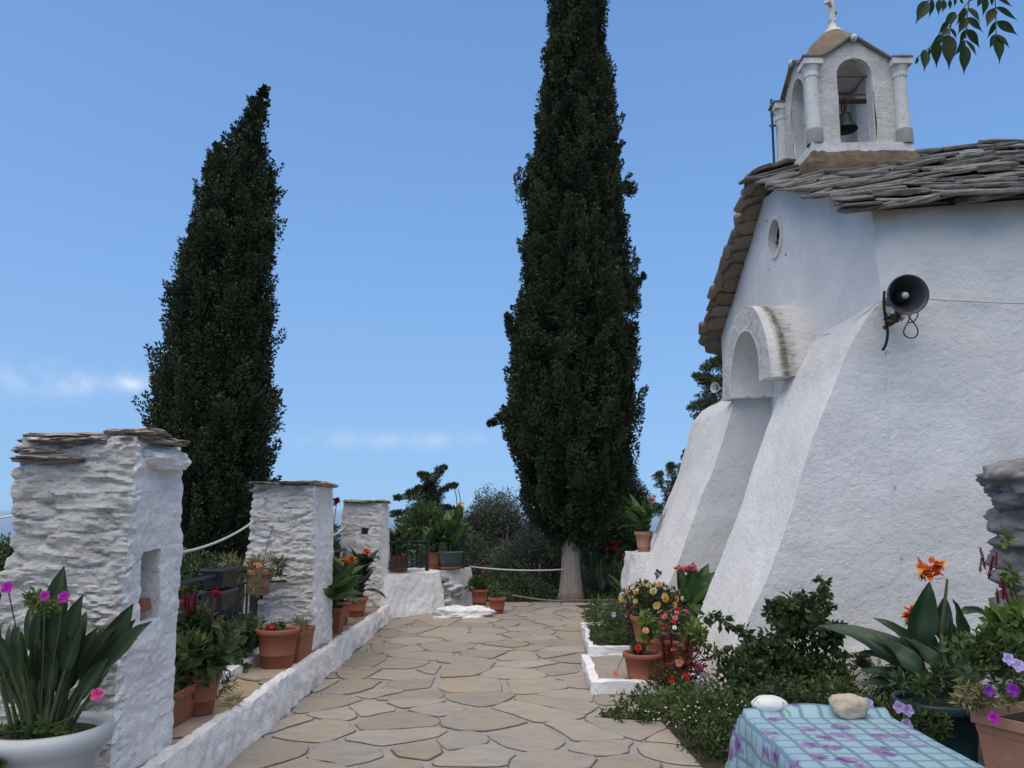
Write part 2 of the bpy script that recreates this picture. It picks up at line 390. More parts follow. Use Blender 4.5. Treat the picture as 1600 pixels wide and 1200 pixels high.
# irregular stones
def slab_mesh(outline, th, jit=.01, seed=0, bulge=.25):
    """outline: list of (x, y); a flat stone with rough, rounded sides, z from 0 to th"""
    r = random.Random(seed); pts = []
    n = len(outline)
    for i in range(n):
        a = Vector(outline[i]); b = Vector(outline[(i+1) % n])
        m = max(1, int((b-a).length/.14))
        for k in range(m):
            p = a.lerp(b, k/m); pts.append(Vector((p.x + r.uniform(-jit, jit), p.y + r.uniform(-jit, jit))))
    c = sum(pts, Vector((0, 0)))/len(pts); V = []; F = []; m = len(pts)
    for z, k in ((0, 1-bulge*.10), (th*.35, 1.), (th*.8, 1-bulge*.04), (th, 1-bulge*.16)):
        for p in pts:
            q = c + (p-c)*k; V.append((q.x + r.uniform(-jit, jit)*.35, q.y + r.uniform(-jit, jit)*.35, z + r.uniform(-th, th)*.09))
    for j in range(3):
        for i in range(m): F.append((j*m+i, j*m+(i+1) % m, (j+1)*m+(i+1) % m, (j+1)*m+i))
    F.append(tuple(range(m-1, -1, -1))); F.append(tuple(3*m+i for i in range(m)))
    return V, F
def rock_mesh(name, d, mat, seed, sub=3, amp=.22, sc=2.2, smooth=True, layer=0., cub=.35):
    bm = bmesh.new(); bmesh.ops.create_icosphere(bm, subdivisions=sub, radius=1.)
    o = Vector((seed*13.7, seed*3.1, seed*7.7))
    for v in bm.verts:
        p = v.co.copy(); k = 1 + amp*noise.noise(p*sc*.6+o) + amp*.5*noise.noise(p*sc*1.7+o) + amp*.25*noise.noise(p*sc*4+o)
        if layer: k += layer*noise.noise(Vector((p.x*1.2, p.y*1.2, p.z*7))+o)
        q = p*k; m = max(abs(q.x), abs(q.y), abs(q.z)); q = q.lerp(q*(.85/m), cub)
        v.co = Vector((q.x*d[0]/2, q.y*d[1]/2, q.z*d[2]/2))
    me = bpy.data.meshes.new(name); bm.to_mesh(me); bm.free(); me.materials.append(MATS[mat])
    if smooth: me.polygons.foreach_set('use_smooth', np.ones(len(me.polygons), bool))
    return me
def clip(poly, n, d):
    out = []
    for i in range(len(poly)):
        a, b = poly[i], poly[(i+1) % len(poly)]; da = a[0]*n[0]+a[1]*n[1]-d; db = b[0]*n[0]+b[1]*n[1]-d
        if da <= 0: out.append(a)
        if (da < 0) != (db < 0) and abs(da-db) > 1e-12:
            t = da/(da-db); out.append((a[0]+(b[0]-a[0])*t, a[1]+(b[1]-a[1])*t))
    return out
def crazy_paving(x0, x1, y0, y1, sx, sy, gap, seed, drop=.16):
    r = random.Random(seed); S = []
    ny = max(1, int((y1-y0)/sy)); nx = max(1, int((x1-x0)/sx))
    for j in range(-1, ny+1):
        for i in range(-1, nx+1):
            if r.random() < drop: continue
            S.append((x0+(i+.5+(.5 if j % 2 else 0)+r.uniform(-.5, .5))*sx, y0+(j+.5+r.uniform(-.5, .5))*sy, r.uniform(-.06, .06)))
    out = []; gr = {}
    for k, s in enumerate(S):
        P = [(x0, y0), (x1, y0), (x1, y1), (x0, y1)]
        for m, q in enumerate(S):
            dx, dy = q[0]-s[0], q[1]-s[1]; L = math.hypot(dx, dy)
            if m == k or L > 3.2*max(sx, sy): continue
            n = (dx/L, dy/L); key = (min(m, k), max(m, k))
            if key not in gr: gr[key] = gap*r.choice((.4, .6, 1., 1.3, 2.4))
            P = clip(P, n, n[0]*(s[0]+q[0])/2+n[1]*(s[1]+q[1])/2-gr[key]/2+(s[2]-q[2])*.5)
            if len(P) < 3: break
        if len(P) < 3: continue
        ar = abs(sum(P[i][0]*P[(i+1) % len(P)][1]-P[(i+1) % len(P)][0]*P[i][1] for i in range(len(P))))/2
        if ar < .012: continue
        Q = []                                           # cut corners, ragged edges
        for i in range(len(P)):
            a, b = Vector(P[i]), Vector(P[(i+1) % len(P)]); L = (b-a).length
            if L < .03: Q.append(a.lerp(b, .5)); continue
            e = min(.3, r.uniform(.015, .06)/L); m_ = max(1, int(L/.13)); nn = Vector((b.y-a.y, a.x-b.x)).normalized(); bow = r.uniform(-.02, .03)*min(1, L/.3)
            for q_ in range(m_+1):
                f = e + (1-2*e)*q_/m_; w_ = math.sin(PI*q_/m_)
                Q.append(a.lerp(b, f) + nn*(bow*w_ + (r.uniform(-.008, .008) if 0 < q_ < m_ else 0)))
        out.append(Q)
    return out
def paving_stone(Q, th, zf):
    """a flagstone with a dark dirt-filled groove round it; the bed between the stones is flush mortar"""
    m = len(Q); c = sum(Q, Vector((0, 0)))/m; V = []; F = []
    tilt = (rnd.uniform(-.008, .008), rnd.uniform(-.008, .008)); dz = rnd.uniform(-.002, .004)
    def ring(f):
        for i, p in enumerate(Q):
            d = (c-p); ins, z, tl = f(i); q = p + d.normalized()*ins
            V.append((q.x-c.x, q.y-c.y, z+(dz+(q.x-c.x)*tilt[0]+(q.y-c.y)*tilt[1] if tl else 0.)))
    ph = rnd.uniform(0, 9)
    ring(lambda i: (.0015-.0115*max(0, noise.noise(Vector((i*.7, ph, 0)))+.18)*1.3, .0035, False)); ring(lambda i: (.002, .0025, False)); ring(lambda i: (.003, th*.6, True)); ring(lambda i: (.012, th, True))
    for j in range(3):
        for i in range(m): F.append((j*m+i, j*m+(i+1) % m, (j+1)*m+(i+1) % m, (j+1)*m+i))
    F.append(tuple(3*m+i for i in range(m)))
    return V, F, (c.x, c.y, zf(c.x, c.y)), m
def stone_me(name, V, F, m, mat):
    me = mesh(name, V, F, mat); me.materials.append(MATS['groove_dirt'])
    for i in range(m): me.polygons[i].material_index = 1
    return me

# ------------------------------------------------------------------ foliage
def unit(a): return a/np.maximum(np.linalg.norm(a, axis=1, keepdims=True), 1e-9)
class Leaves:
    def __init__(s): s.P = []; s.D = []; s.L = []; s.W = []; s.T = []
    def add(s, P, D, L, W, T): s.P.append(P); s.D.append(D); s.L.append(L); s.W.append(W); s.T.append(T)
    def blob(s, c, rad, n, L, W, up=.3, out=.8, shell=.55, tv=.5, t0=0., squash=None):
        d = unit(rng.normal(size=(n, 3))); rr = shell + (1-shell)*rng.random((n, 1))**.6
        P = np.array(c) + d*rr*np.array(rad)
        D = unit(d*out + rng.normal(size=(n, 3))*.6 + np.array([0, 0, up]))
        k = rng.uniform(.65, 1.25, n)
        s.add(P, D, L*k, W*k, np.clip(t0 + tv*rng.random(n), 0, 1)); return s
    def o(s, name, mat, parent=None, fold=.25):
        P = np.concatenate(s.P); D = np.concatenate(s.D); L = np.concatenate(s.L)[:, None]; W = np.concatenate(s.W)[:, None]; T = np.concatenate(s.T)
        n = len(P); S = unit(np.cross(D, rng.normal(size=(n, 3)))); U = np.cross(S, D)
        mid = P + D*L*.45
        V = np.stack([P, mid + S*W*.5 + U*W*fold, P + D*L + U*W*-.1, mid - S*W*.5 + U*W*fold], 1).reshape(-1, 3)
        F = (np.arange(n)[:, None]*4 + np.array([0, 1, 2, 3])[None, :])
        F = np.concatenate([F[:, [0, 1, 2]], F[:, [0, 2, 3]]])
        return O(name, V, F, mat, parent, np.repeat(T, 4))
def clumps(lv, c, rad, nc, cr, per, L, W, shell=.5, flat=1., tv=.45, **k):
    """many small leaf clumps through an ellipsoid, some lighter, some darker in leaf colour"""
    d = unit(rng.normal(size=(nc, 3))); rr = (shell + (1-shell)*rng.random((nc, 1)))
    C = np.array(c) + d*rr*np.array(rad)
    for p in C:
        f = rng.uniform(.6, 1.35); lv.blob(p, (cr*f, cr*f, cr*f*flat), int(per*f), L, W, shell=.3, tv=tv, t0=rng.random()*.5, **k)
    return lv

# ================================================================== THE SETTING
def lz(y): return .30 - .010*(y-5)                    # height of the ledge along the terrace
# sea and hillside
o = MB().add([(-40000, -3000, -200), (40000, -3000, -200), (40000, 60000, -200), (-40000, 60000, -200)], [(0, 1, 2, 3)]).o('sea', 'sea_water'); kind(o, 'structure')
def hill(x, y):
    d = max(0, y-14.9, (-x-2.75)) if x < 9.6 else max(0, y-14.9)
    dd = max(0, d)
    z = -.06 - .42*max(0, dd-.15) - .10*min(1, dd)
    z += .4*min(1, dd/3)*noise.noise(Vector((x*.3, y*.3, 0)))
    return max(z, -230)
xs = sorted(set([round(v, 2) for v in np.concatenate([np.linspace(-500, -30, 14), np.linspace(-28, 26, 55), np.linspace(30, 500, 14), np.array([-2.75, -2.9, -3.2])])]))
ys = sorted(set([round(v, 2) for v in np.concatenate([np.linspace(-60, -8, 8), np.linspace(-6, 34, 60), np.linspace(38, 560, 16), np.array([14.9, 15.05])])]))
V = [(x, y, hill(x, y)) for x in xs for y in ys]; ny = len(ys)
F = [(i*ny+j, (i+1)*ny+j, (i+1)*ny+j+1, i*ny+j+1) for i in range(len(xs)-1) for j in range(ny-1)]
kind(O('hillside_ground', V, F, 'hill_ground', smooth=True), 'structure')

# paved path: mortar bed and every flagstone
PX0, PX1, PY0, PY1 = -1.83, 1.95, 1.6, 14.75
path = MB().add([(PX0, -3, 0), (PX1, -3, 0), (PX1, PY1, 0), (PX0, PY1, 0)], [(0, 1, 2, 3)]).o('path', 'paving_joint'); kind(path, 'structure')
st = crazy_paving(PX0+.01, PX1, PY0, PY1, .45, .40, .030, 5, .2)
st.sort(key=lambda Q: sum(q.y for q in Q)/len(Q))
base = offset(path); rest = MB(); cnt = 0
for Q in st:
    V, F, c, mm = paving_stone(Q, .011, lambda x, y: 0.002)
    if c[1] > 4.4 and cnt < 290:
        cnt += 1; o = inst('paving_stone', stone_me('paving_stone', V, F, mm, 'paving'), path); o.location = Vector(c) - base
    else: rest.add([(v[0]+c[0], v[1]+c[1], v[2]+c[2]) for v in V], F)
o = rest.o('paving_stones', 'paving', path); kind(o, 'stuff')

V = []; F = []
for i in range(150):
    y = 3.5 + i*.062; x = -1.80 + .012*noise.noise(Vector((y*2, 0, 0))); wd_l = .012 + .03*abs(noise.noise(Vector((y*3.1, 5, 0))))
    V += [(x-.03, y, .014), (x+wd_l, y, .0135)]
    if i: F.append((2*i-2, 2*i-1, 2*i+1, 2*i))
O('crevice_line', V, F, 'groove_dirt', path)  # dark strip drawn along the crevice between kerb and paving
# ledge with its flagstones
ledge = Sheet(); Y0, Y1 = -1., 12.75
LX0, LX1 = -2.85, -1.905
ledge.quad((LX0, Y0, lz(Y0)-.02), (LX1, Y0, lz(Y0)-.02), (LX1, Y1, lz(Y1)-.02), (LX0, Y1, lz(Y1)-.02), .3)
ledge.quad((LX0, Y0, -1.2), (LX0, Y0, lz(Y0)-.02), (LX0, Y1, lz(Y1)-.02), (LX0, Y1, -1.2), .3)
ledge = ledge.o('terrace_ledge', 'paving_joint'); kind(ledge, 'structure'); base = offset(ledge)
for Q in crazy_paving(-2.75, LX1, 3.0, 12.6, .55, .36, .022, 9):
    V, F, c, mm = paving_stone(Q, .014, lambda x, y: lz(y)-.018)
    V = [(v[0], v[1], v[2]-.012*v[1]) for v in V]
    o = inst('flagstone', stone_me('flagstone', V, F, mm, 'flagstone'), ledge); o.location = Vector(c) - base

# whitewashed kerb wall along the path
s = Sheet(); Y0, Y1 = -1., 12.62
def kq(a, b, step=.05, wear=0.): s.quad((a[0], Y0, a[1]+lz(Y0)*a[2]), (b[0], Y0, b[1]+lz(Y0)*b[2]), (b[0], Y1, b[1]+lz(Y1)*b[2]), (a[0], Y1, a[1]+lz(Y1)*a[2]), step, wear)
prof = [(-1.80, -.02, 0), (-1.822, .0, .5), (-1.845, -.012, 1), (-1.865, .004, 1), (-1.90, .006, 1), (-1.94, -.03, 1)]
for a, b, wr in zip(prof[:-1], prof[1:], (.30, .08, .2, .35, .4)): kq(a, b, .028, wr)
def kd(p):
    q = p + noise.noise_vector(p*2.2)*.024 + noise.noise_vector(p*8)*.014 + noise.noise_vector(p*21)*.007
    q.x += .006*noise.noise(Vector((p.x*50, p.y*26, p.z*60)))
    if p.z < .16: q.x -= .03*max(0, noise.noise(Vector((p.y*4.2, 4.4, p.z*9)))-.1)      # crumbled foot
    return q
tag(s.o('kerb_wall', 'limewash', None, kd), 'long low whitewashed kerb wall with crumbling base edging the paved path', 'wall')

# ================================================================== PILLARS
def pillar(name, label, x0, x1, y0, y1, z0, z1, step, seed, hole_r=None, hole_f=None, group=None):
    cx, cy = (x0+x1)/2, (y0+y1)/2
    root = thing(name, label, 'pillar', (cx, cy, z0))
    s = Sheet(); fl = .05                                       # slight flare towards the foot
    b = [(x0-fl, y0-fl, z0-.05), (x1+fl*.6, y0-fl, z0-.05), (x1+fl*.6, y1+fl, z0-.05), (x0-fl, y1+fl, z0-.05)]
    tp = [(x0, y0, z1), (x1, y0, z1), (x1, y1, z1), (x0, y1, z1)]
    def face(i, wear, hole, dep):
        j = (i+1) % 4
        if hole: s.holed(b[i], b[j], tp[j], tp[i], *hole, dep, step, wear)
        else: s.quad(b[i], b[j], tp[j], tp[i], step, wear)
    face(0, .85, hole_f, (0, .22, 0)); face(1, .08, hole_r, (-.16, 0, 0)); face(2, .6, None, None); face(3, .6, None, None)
    s.quad(tp[0], tp[1], tp[2], tp[3], step*2, .8)
    hx, hy = (x1-x0)/2, (y1-y0)/2
    def disp(p):
        dx, dy = (p.x-cx)/hx, (p.y-cy)/hy
        n = Vector((math.copysign(abs(dx)**8, dx), math.copysign(abs(dy)**8, dy), 0))
        if n.length < 1e-3: return p
        n.normalize()
        rough = 1. if dy < -.8 or dx < -.9 else .32
        if max(abs(dx), abs(dy)) < .86: rough = .15
        if p.z > z1-.22: rough = max(rough, .8)
        o_ = Vector((seed*3.7, seed, 0)); a = p + noise.noise_vector(p*3+o_)*.05
        lay = Vector((a.x*4.5, a.y*4.5, a.z*17)) + o_
        d1 = noise.noise(lay); d2 = noise.noise(lay*2.3+o_); d3 = noise.noise(Vector((a.x*26, a.y*26, a.z*60))); d4 = noise.noise(Vector((a.x*55, a.y*55, a.z*120)))
        sh = -max(0, .12-abs(noise.noise(Vector((a.x*3.2, a.y*3.2, a.z*13))+o_*2)))/.12        # sharp shadowed cracks between courses
        d = rough*(.020*d1 + .013*d2 + .009*d3 + .005*d4 + .020*sh)
        d += .014*noise.noise(p*5+o_) + .006*noise.noise(p*17+o_) + .003*noise.noise(p*45)
        q = p + n*d + noise.noise_vector(p*2.0+o_)*.022
        return q
    s.o('masonry', 'limewash', root, disp)
    return root
def caps(root, x0, x1, y0, y1, z, layout, seed):
    """flat schist slabs lying on a pillar: (x fraction, y fraction, width, depth, thickness, lift, turn)"""
    r = random.Random(seed); base = offset(root)
    for k, (fx, fy, wd, dp, th, lift, rz) in enumerate(layout):
        o = inst('cap_stone', rock_mesh('cap_stone', (wd*1.12, dp*1.1, th*1.35), 'limewash' if th > .08 else 'cap_stone', seed+k*1.37, 4, .30, 3.2, False, .10), root)
        o.location = Vector((x0+(x1-x0)*fx, y0+(y1-y0)*fy, z+lift+th*.5)) - base; o.rotation_euler = (r.uniform(-.03, .03), r.uniform(-.05, .05), rz)

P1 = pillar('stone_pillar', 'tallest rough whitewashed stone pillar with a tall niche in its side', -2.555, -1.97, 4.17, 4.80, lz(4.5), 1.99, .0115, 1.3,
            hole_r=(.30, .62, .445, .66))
caps(P1, -2.535, -1.97, 4.17, 4.8, 1.975, [(.17, .3, .40, .5, .04, -.125, .1), (.14, .3, .36, .45, .045, -.075, -.05), (.25, .12, .2, .2, .035, -.062, .3), (.2, .35, .40, .5, .035, -.03, 0),
      (.42, .2, .30, .34, .03, -.02, .1), (.40, .5, .62, .6, .038, .012, .03), (.80, .45, .42, .52, .04, -.005, -.1), (.86, .3, .30, .36, .035, .028, .2), (.97, .6, .20, .5, .10, -.13, .02), (.55, .2, .3, .25, .03, -.02, -.2)], 3)
ti = Vector((-2.03, 4.46, 1.075)); mb = MB(); mb.box((ti.x, ti.y, ti.z+.03), (.12, .15, .06), .15, 0, .85); mb.o('niche_tile', 'terracotta', P1)
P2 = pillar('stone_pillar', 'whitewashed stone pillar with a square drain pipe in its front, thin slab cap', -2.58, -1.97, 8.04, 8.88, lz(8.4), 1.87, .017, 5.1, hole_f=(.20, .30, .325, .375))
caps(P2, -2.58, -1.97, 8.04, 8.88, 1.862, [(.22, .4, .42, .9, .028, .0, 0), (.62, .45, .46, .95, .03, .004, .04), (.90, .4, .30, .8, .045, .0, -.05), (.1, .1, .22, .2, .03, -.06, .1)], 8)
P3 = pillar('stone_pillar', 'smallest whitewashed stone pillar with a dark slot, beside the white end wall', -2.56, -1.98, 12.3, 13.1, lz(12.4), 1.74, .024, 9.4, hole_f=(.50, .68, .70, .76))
caps(P3, -2.56, -1.98, 12.3, 13.1, 1.735, [(.2, .4, .3, .8, .05, .0, 0), (.62, .45, .44, .86, .045, .0, .03), (.92, .4, .2, .7, .04, .004, 0)], 12)

# white plinth under the railing between the first two pillars, with two steps
def plinth(name, label, x0, x1, y0, y1, zt):
    root = thing(name, label, 'plinth', ((x0+x1)/2, (y0+y1)/2, lz(y0)))
    s = Sheet(); xm = x1-.07
    for (a, b, c, d) in (((x1, -.05), (x1, .07), 0, 0), ((x1, .07), (xm, .075), 0, 0), ((xm, .075), (xm, .14), 0, 0), ((xm, .14), (x0, .145), 0, 0), ((x0, .145), (x0, -.3), 0, 0)):
        s.quad((a[0], y0, a[1]+lz(y0)), (b[0], y0, b[1]+lz(y0)), (b[0], y1, b[1]+lz(y1)), (a[0], y1, a[1]+lz(y1)), .05, .0)
    s.o('step', 'limewash', root, wob(.008, 3, .004, 11)); return root
plinth('railing_plinth', 'white stepped plinth below the black railing beside the tallest pillar', -2.72, -2.24, 4.84, 8.0, .15)
plinth('railing_plinth', 'white plinth running behind the row of potted cannas', -2.72, -2.34, 8.92, 12.26, .15)

# ================================================================== RAILINGS
def railing(label, pts, z0, z1, gap=.11, cross=False, midrail=True, postw=.035):
    root = thing('metal_railing', label, 'railing', (pts[0][0], pts[0][1], z0(pts[0][1])))
    base = offset(root)
    bal = MB().box((0, 0, .5), (.019, .019, 1.)).me('baluster', 'black_metal')
    for (a, b) in zip(pts[:-1], pts[1:]):
        a, b = Vector(a), Vector(b); L = (b-a).length; n = max(2, int(L/gap)); ang = math.atan2(b.y-a.y, b.x-a.x)
        for nm, dz, th in (('bottom_rail', .09, .02), ('top_rail', 0, .035)) + ((('middle_rail', -.12, .018),) if midrail else ()):
            za = (z0(a.y)+dz) if nm == 'bottom_rail' else z1+dz; zb = (z0(b.y)+dz) if nm == 'bottom_rail' else z1+dz
            MB().tube([(a.x, a.y, za), (b.x, b.y, zb)], th*.6, 4).o(nm, 'black_metal', root)
        for i in range(n+1):
            p = a.lerp(b, i/n); end = i in (0, n)
            lo = z0(p.y)-.02 if end else z0(p.y)+.09; hi = z1+.01 if end else z1 - (.12 if midrail else 0.)
            k = postw/.016 if end else 1
            o = inst('post' if end else 'baluster', bal, root, Matrix.Translation(Vector((p.x, p.y, lo))-base) @ Matrix.Rotation(ang, 4, 'Z') @ Matrix.Diagonal((k, k, hi-lo, 1)))
        if cross:
            for i in range(n):
                p = a.lerp(b, i/n); q = a.lerp(b, (i+1)/n)
                m = MB()
                m.tube([(p.x, p.y, z0(p.y)+.09), (q.x, q.y, z0(q.y)+.19)], .007, 4); m.tube([(p.x, p.y, z0(p.y)+.19), (q.x, q.y, z0(q.y)+.09)], .007, 4)
                m.o('cross_bar', 'black_metal', root)
            MB().tube([(a.x, a.y, z0(a.y)+.19), (b.x, b.y, z0(b.y)+.19)], .009, 4).o('lower_rail', 'black_metal', root)
        else:                                              # a row of small scrolls under the top
            for i in range(n):
                p = a.lerp(b, (i+.5)/n); c = Vector((p.x, p.y, z0(p.y)+.17)); d = (b-a).normalized()
                pts_ = [c + Vector((d.x*math.cos(t_)*.035, d.y*math.cos(t_)*.035, math.sin(t_)*.05)) for t_ in np.linspace(0, 2*PI, 9)]
                MB().tube(pts_, .006, 4, cap=False).o('scroll', 'black_metal', root)
    return root
railing('black metal railing on the white plinth between the tallest pillar and the drain-pipe pillar', [(-2.48, 4.9), (-2.48, 7.95)], lambda y: lz(y)+.14, 1.07, .12)
railing('black metal railing behind the row of potted cannas', [(-2.5, 8.95), (-2.5, 12.25)], lambda y: lz(y)+.14, 1.05, .13)

# black trough planters stacked on the railing
for k, (zz, lab) in enumerate(((.97, 'upper black trough planter with pale rim clipped on the railing'), (.79, 'lower black trough planter with pale rim clipped on the railing'))):
    rt = thing('trough_planter', lab, 'planter', (-2.52, 7.02, zz), 'black planters on the railing')
    m = MB(); m.box((-2.5, 7.02, zz+.075), (.16, .30, .14), 0, 0, 1.12); m.o('trough', 'black_plastic', rt)
    m = MB()
    for dx, dy, sx, sy in ((.1, 0, .014, .36), (-.1, 0, .014, .36), (0, .18, .2, .014), (0, -.18, .2, .014)): m.box((-2.5+dx, 7.02+dy, zz+.152), (sx, sy, .018))
    m.o('rim', 'horn_grey', rt)

# ================================================================== END WALL, LUMP, BLOCK
EA, EB = Vector((-2.02, 12.40)), Vector((-.62, 14.25))
root = thing('end_wall', 'low white wall with a broken stepped corner at the end of the ledge', 'wall', (EA.x, EA.y, 0))
s = Sheet(); dv = (EB-EA).normalized(); nv_ = Vector((dv.y, -dv.x)); ZT = .64
EM = EA.lerp(EB, .60); bk = -nv_*.75
f3 = lambda p, z: (p.x, p.y, z)
s.quad(f3(EA+nv_*.1, -.03), f3(EM+nv_*.1, -.03), f3(EM, ZT), f3(EA, ZT), .028, .04)
s.quad(f3(EA, ZT), f3(EM, ZT), f3(EM+bk, ZT+.01), f3(EA+bk, ZT+.01), .08)
s.quad(f3(EM+nv_*.1, -.03), f3(EM+nv_*.02-nv_*.1, -.03), f3(EM-nv_*.1, ZT), f3(EM, ZT), .05)
E2 = EB
s.quad(f3(EM-nv_*.08, -.03), f3(E2-nv_*.04, -.03), f3(E2-nv_*.1, ZT), f3(EM-nv_*.1, ZT), .028, .4)
s.quad(f3(EM-nv_*.1, ZT), f3(E2-nv_*.1, ZT), f3(E2+bk, ZT+.01), f3(EM+bk, ZT+.01), .08)
s.quad(f3(E2-nv_*.04, -.03), f3(E2+bk, -.03), f3(E2+bk, ZT+.01), f3(E2-nv_*.1, ZT), .05, .1)
s.quad(f3(E2+bk, -.6), f3(EA+bk, -.6), f3(EA+bk, ZT+.01), f3(E2+bk, ZT+.01), .1)
s.o('masonry', 'limewash', root, lambda p: p + noise.noise_vector(p*2.3)*.035 + noise.noise_vector(p*9)*.018 + noise.noise_vector(p*24)*.009)
r = random.Random(5)
for k, (u, z, wd, th) in enumerate(((.66, .50, .22, .07), (.70, .42, .30, .05), (.74, .33, .26, .06), (.66, .25, .2, .05), (.82, .36, .22, .05), (.68, .14, .30, .07), (.80, .22, .24, .05))):
    p = EA.lerp(EB, u) - nv_*.05
    o = inst('wall_stone', rock_mesh('wall_stone', (wd, .16, th*1.3), 'limewash' if k % 3 else 'cap_stone', k+3, 2), root)
    o.location = Vector((p.x, p.y, z)) - offset(root); o.rotation_euler = (0, 0, math.atan2(dv.y, dv.x))
o = inst('painted_rock', rock_mesh('painted_rock', (.95, .46, .30), 'limewash', 21, 5, .5, 3.4)); o.location = (-.74, 12.75, .02); o.rotation_euler = (0, 0, .32)
tag(o, 'white-painted low rock on the paving at the foot of the end wall', 'rock')
m = Sheet(); m.quad((-1.0, 12.95, .0), (-.1, 13.2, .0), (-.45, 13.75, .06), (-.9, 13.5, .06), .06); 
tag(m.o('stone_step', 'paving', None, wob(.02, 4)), 'flat grey stone step between the painted rock and the end wall', 'step')
railing('black metal railing panel with crossed bars standing on the end wall', [(-2.0, 12.92), (-1.40, 13.5)], lambda y: .63, 1.12, .10, True, False, .04)
railing('short black railing post panel at the outer corner of the end wall', [(-.86, 14.2), (-1.02, 14.5)], lambda y: .63, 1.12, .08, True, False, .05)

root = thing('white_block', 'rough white stone block with a rounded top beside the far buttress', 'wall', (2.05, 13.2, 0))
s = Sheet(); x0, x1, y0, y1, z1 = 1.82, 2.55, 12.75, 13.7, .95
s.quad((x0-.1, y0, -.05), (x1, y0, -.05), (x1, y0, z1), (x0+.1, y0, z1), .05, .25); s.quad((x0-.1, y1, -.05), (x0-.1, y0, -.05), (x0+.1, y0, z1), (x0+.1, y1, z1), .05, .2)
s.quad((x0+.1, y0, z1), (x1, y0, z1), (x1, y1, z1), (x0+.1, y1, z1), .06, .1)
s.o('masonry', 'limewash', root, wob(.06, 2.5, .03, 9))
s = Sheet(); s.quad((2.22, 13.05, .93), (2.7, 13.05, .93), (2.7, 13.05, 1.28), (2.25, 13.05, 1.28), .06); s.quad((2.22, 13.6, .93), (2.22, 13.05, .93), (2.25, 13.05, 1.28), (2.25, 13.6, 1.28), .06)
s.quad((2.25, 13.05, 1.28), (2.7, 13.05, 1.28), (2.7, 13.6, 1.28), (2.25, 13.6, 1.28), .06); s.o('upper_block', 'limewash', root, wob(.03, 3, .02, 9))

# ================================================================== CHURCH
XF = 3.55
def nearY(x): return 7.5 - .09*(x-XF)
church = thing('church', 'small whitewashed church with schist slab roof and arched bell tower', 'church', (6.2, 10.4, 0))
RZ = 5.98; EZ = 4.52; RY = 10.4; XB = 9.6
def rzx(x): return 6.06 + .125*(x-3.27) + .10*(1-math.exp(-max(0, x-3.27)/.25))
def ezx(x): return 4.50 + .045*(x-3.27)
def eyx(x): return 7.30 - .09*(x-3.27)
def roofz(x, y):
    if y <= RY: f = (y-eyx(x))/(RY-eyx(x))
    else: f = (13.55-y)/(13.55-RY)
    e = ezx(x) if y <= RY else 4.5
    return e + (rzx(x)-e)*f
wd_ = wob(.022, 1.1, .010, 4)
s = Sheet(); X0 = XF
cut = lambda x, y: roofz(x, y) - .07
s.quad((X0, nearY(X0), -.1), (XB, nearY(XB), -.1), (XB, nearY(XB), cut(XB, nearY(XB))), (X0, nearY(X0), cut(X0, nearY(X0))), .075)
F_ = lambda y, z: (X0, y, z)
s.quad(F_(13.3, -.1), F_(7.5, -.1), F_(7.5, 4.35), F_(13.3, 4.35), .09)
s.quad(F_(9.95, 4.35), F_(7.5, 4.35), F_(7.5, cut(X0, 7.5)), F_(9.95, cut(X0, 9.95)), .075)
s.quad(F_(13.3, 4.35), F_(10.65, 4.35), F_(10.65, cut(X0, 10.65)), F_(13.3, cut(X0, 13.3)), .075)
s.quad(F_(10.65, 4.35), F_(9.95, 4.35), F_(9.95, 4.92), F_(10.65, 4.92), .075)
s.quad(F_(10.65, 5.58), F_(9.95, 5.58), F_(9.95, cut(X0, 9.95)), F_(10.65, cut(X0, 10.65)), .075)
WC = (10.30, 5.25); WR = .235; ns = 32
sq = []
for k in range(ns):
    a = 2*PI*k/ns; c_, s_ = math.cos(a), math.sin(a); mxx = max(abs(c_), abs(s_))
    sq.append((10.30+.35*c_/mxx, 5.25+.33*s_/mxx))
for k in range(ns):
    a0, a1 = 2*PI*k/ns, 2*PI*(k+1)/ns; q = (k+1) % ns
    c0 = (WC[0]+WR*math.cos(a0), WC[1]+WR*math.sin(a0)); c1 = (WC[0]+WR*math.cos(a1), WC[1]+WR*math.sin(a1))
    s.quad(F_(*sq[k]), F_(*sq[q]), F_(*c1), F_(*c0), .1, 0, 1, 2)
    o0, o1 = (WC[0]+(sq[k][0]-WC[0])*1.2, WC[1]+(sq[k][1]-WC[1])*1.2), (WC[0]+(sq[q][0]-WC[0])*1.2, WC[1]+(sq[q][1]-WC[1])*1.2)
    i0, i1 = (WC[0]+(sq[k][0]-WC[0])*.9, WC[1]+(sq[k][1]-WC[1])*.9), (WC[0]+(sq[q][0]-WC[0])*.9, WC[1]+(sq[q][1]-WC[1])*.9)
    s.quad((X0+.012, *o0), (X0+.012, *o1), (X0+.012, *i1), (X0+.012, *i0), .1, 0, 1, 1)
    s.quad(F_(*c0), F_(*c1), (X0+.26, c1[0], c1[1]), (X0+.26, c0[0], c0[1]), .1, 0, 1, 3)
s.quad((XB, 13.3, -.1), (X0, 13.3, -.1), (X0, 13.3, cut(X0, 13.3)), (XB, 13.3, cut(XB, 13.3)), .5)
s.quad((XB, nearY(XB), -.1), (XB, 13.3, -.1), (XB, 13.3, 4.5), (XB, nearY(XB), 4.6), .5)
s.quad((XB, nearY(XB), 4.6), (XB, 13.3, 4.5), (XB, 10.4, cut(XB, 10.4)), (XB, 10.4, cut(XB, 10.4)), .5)
s.o('wall', 'church_plaster', church, wd_)
win = MB(); 
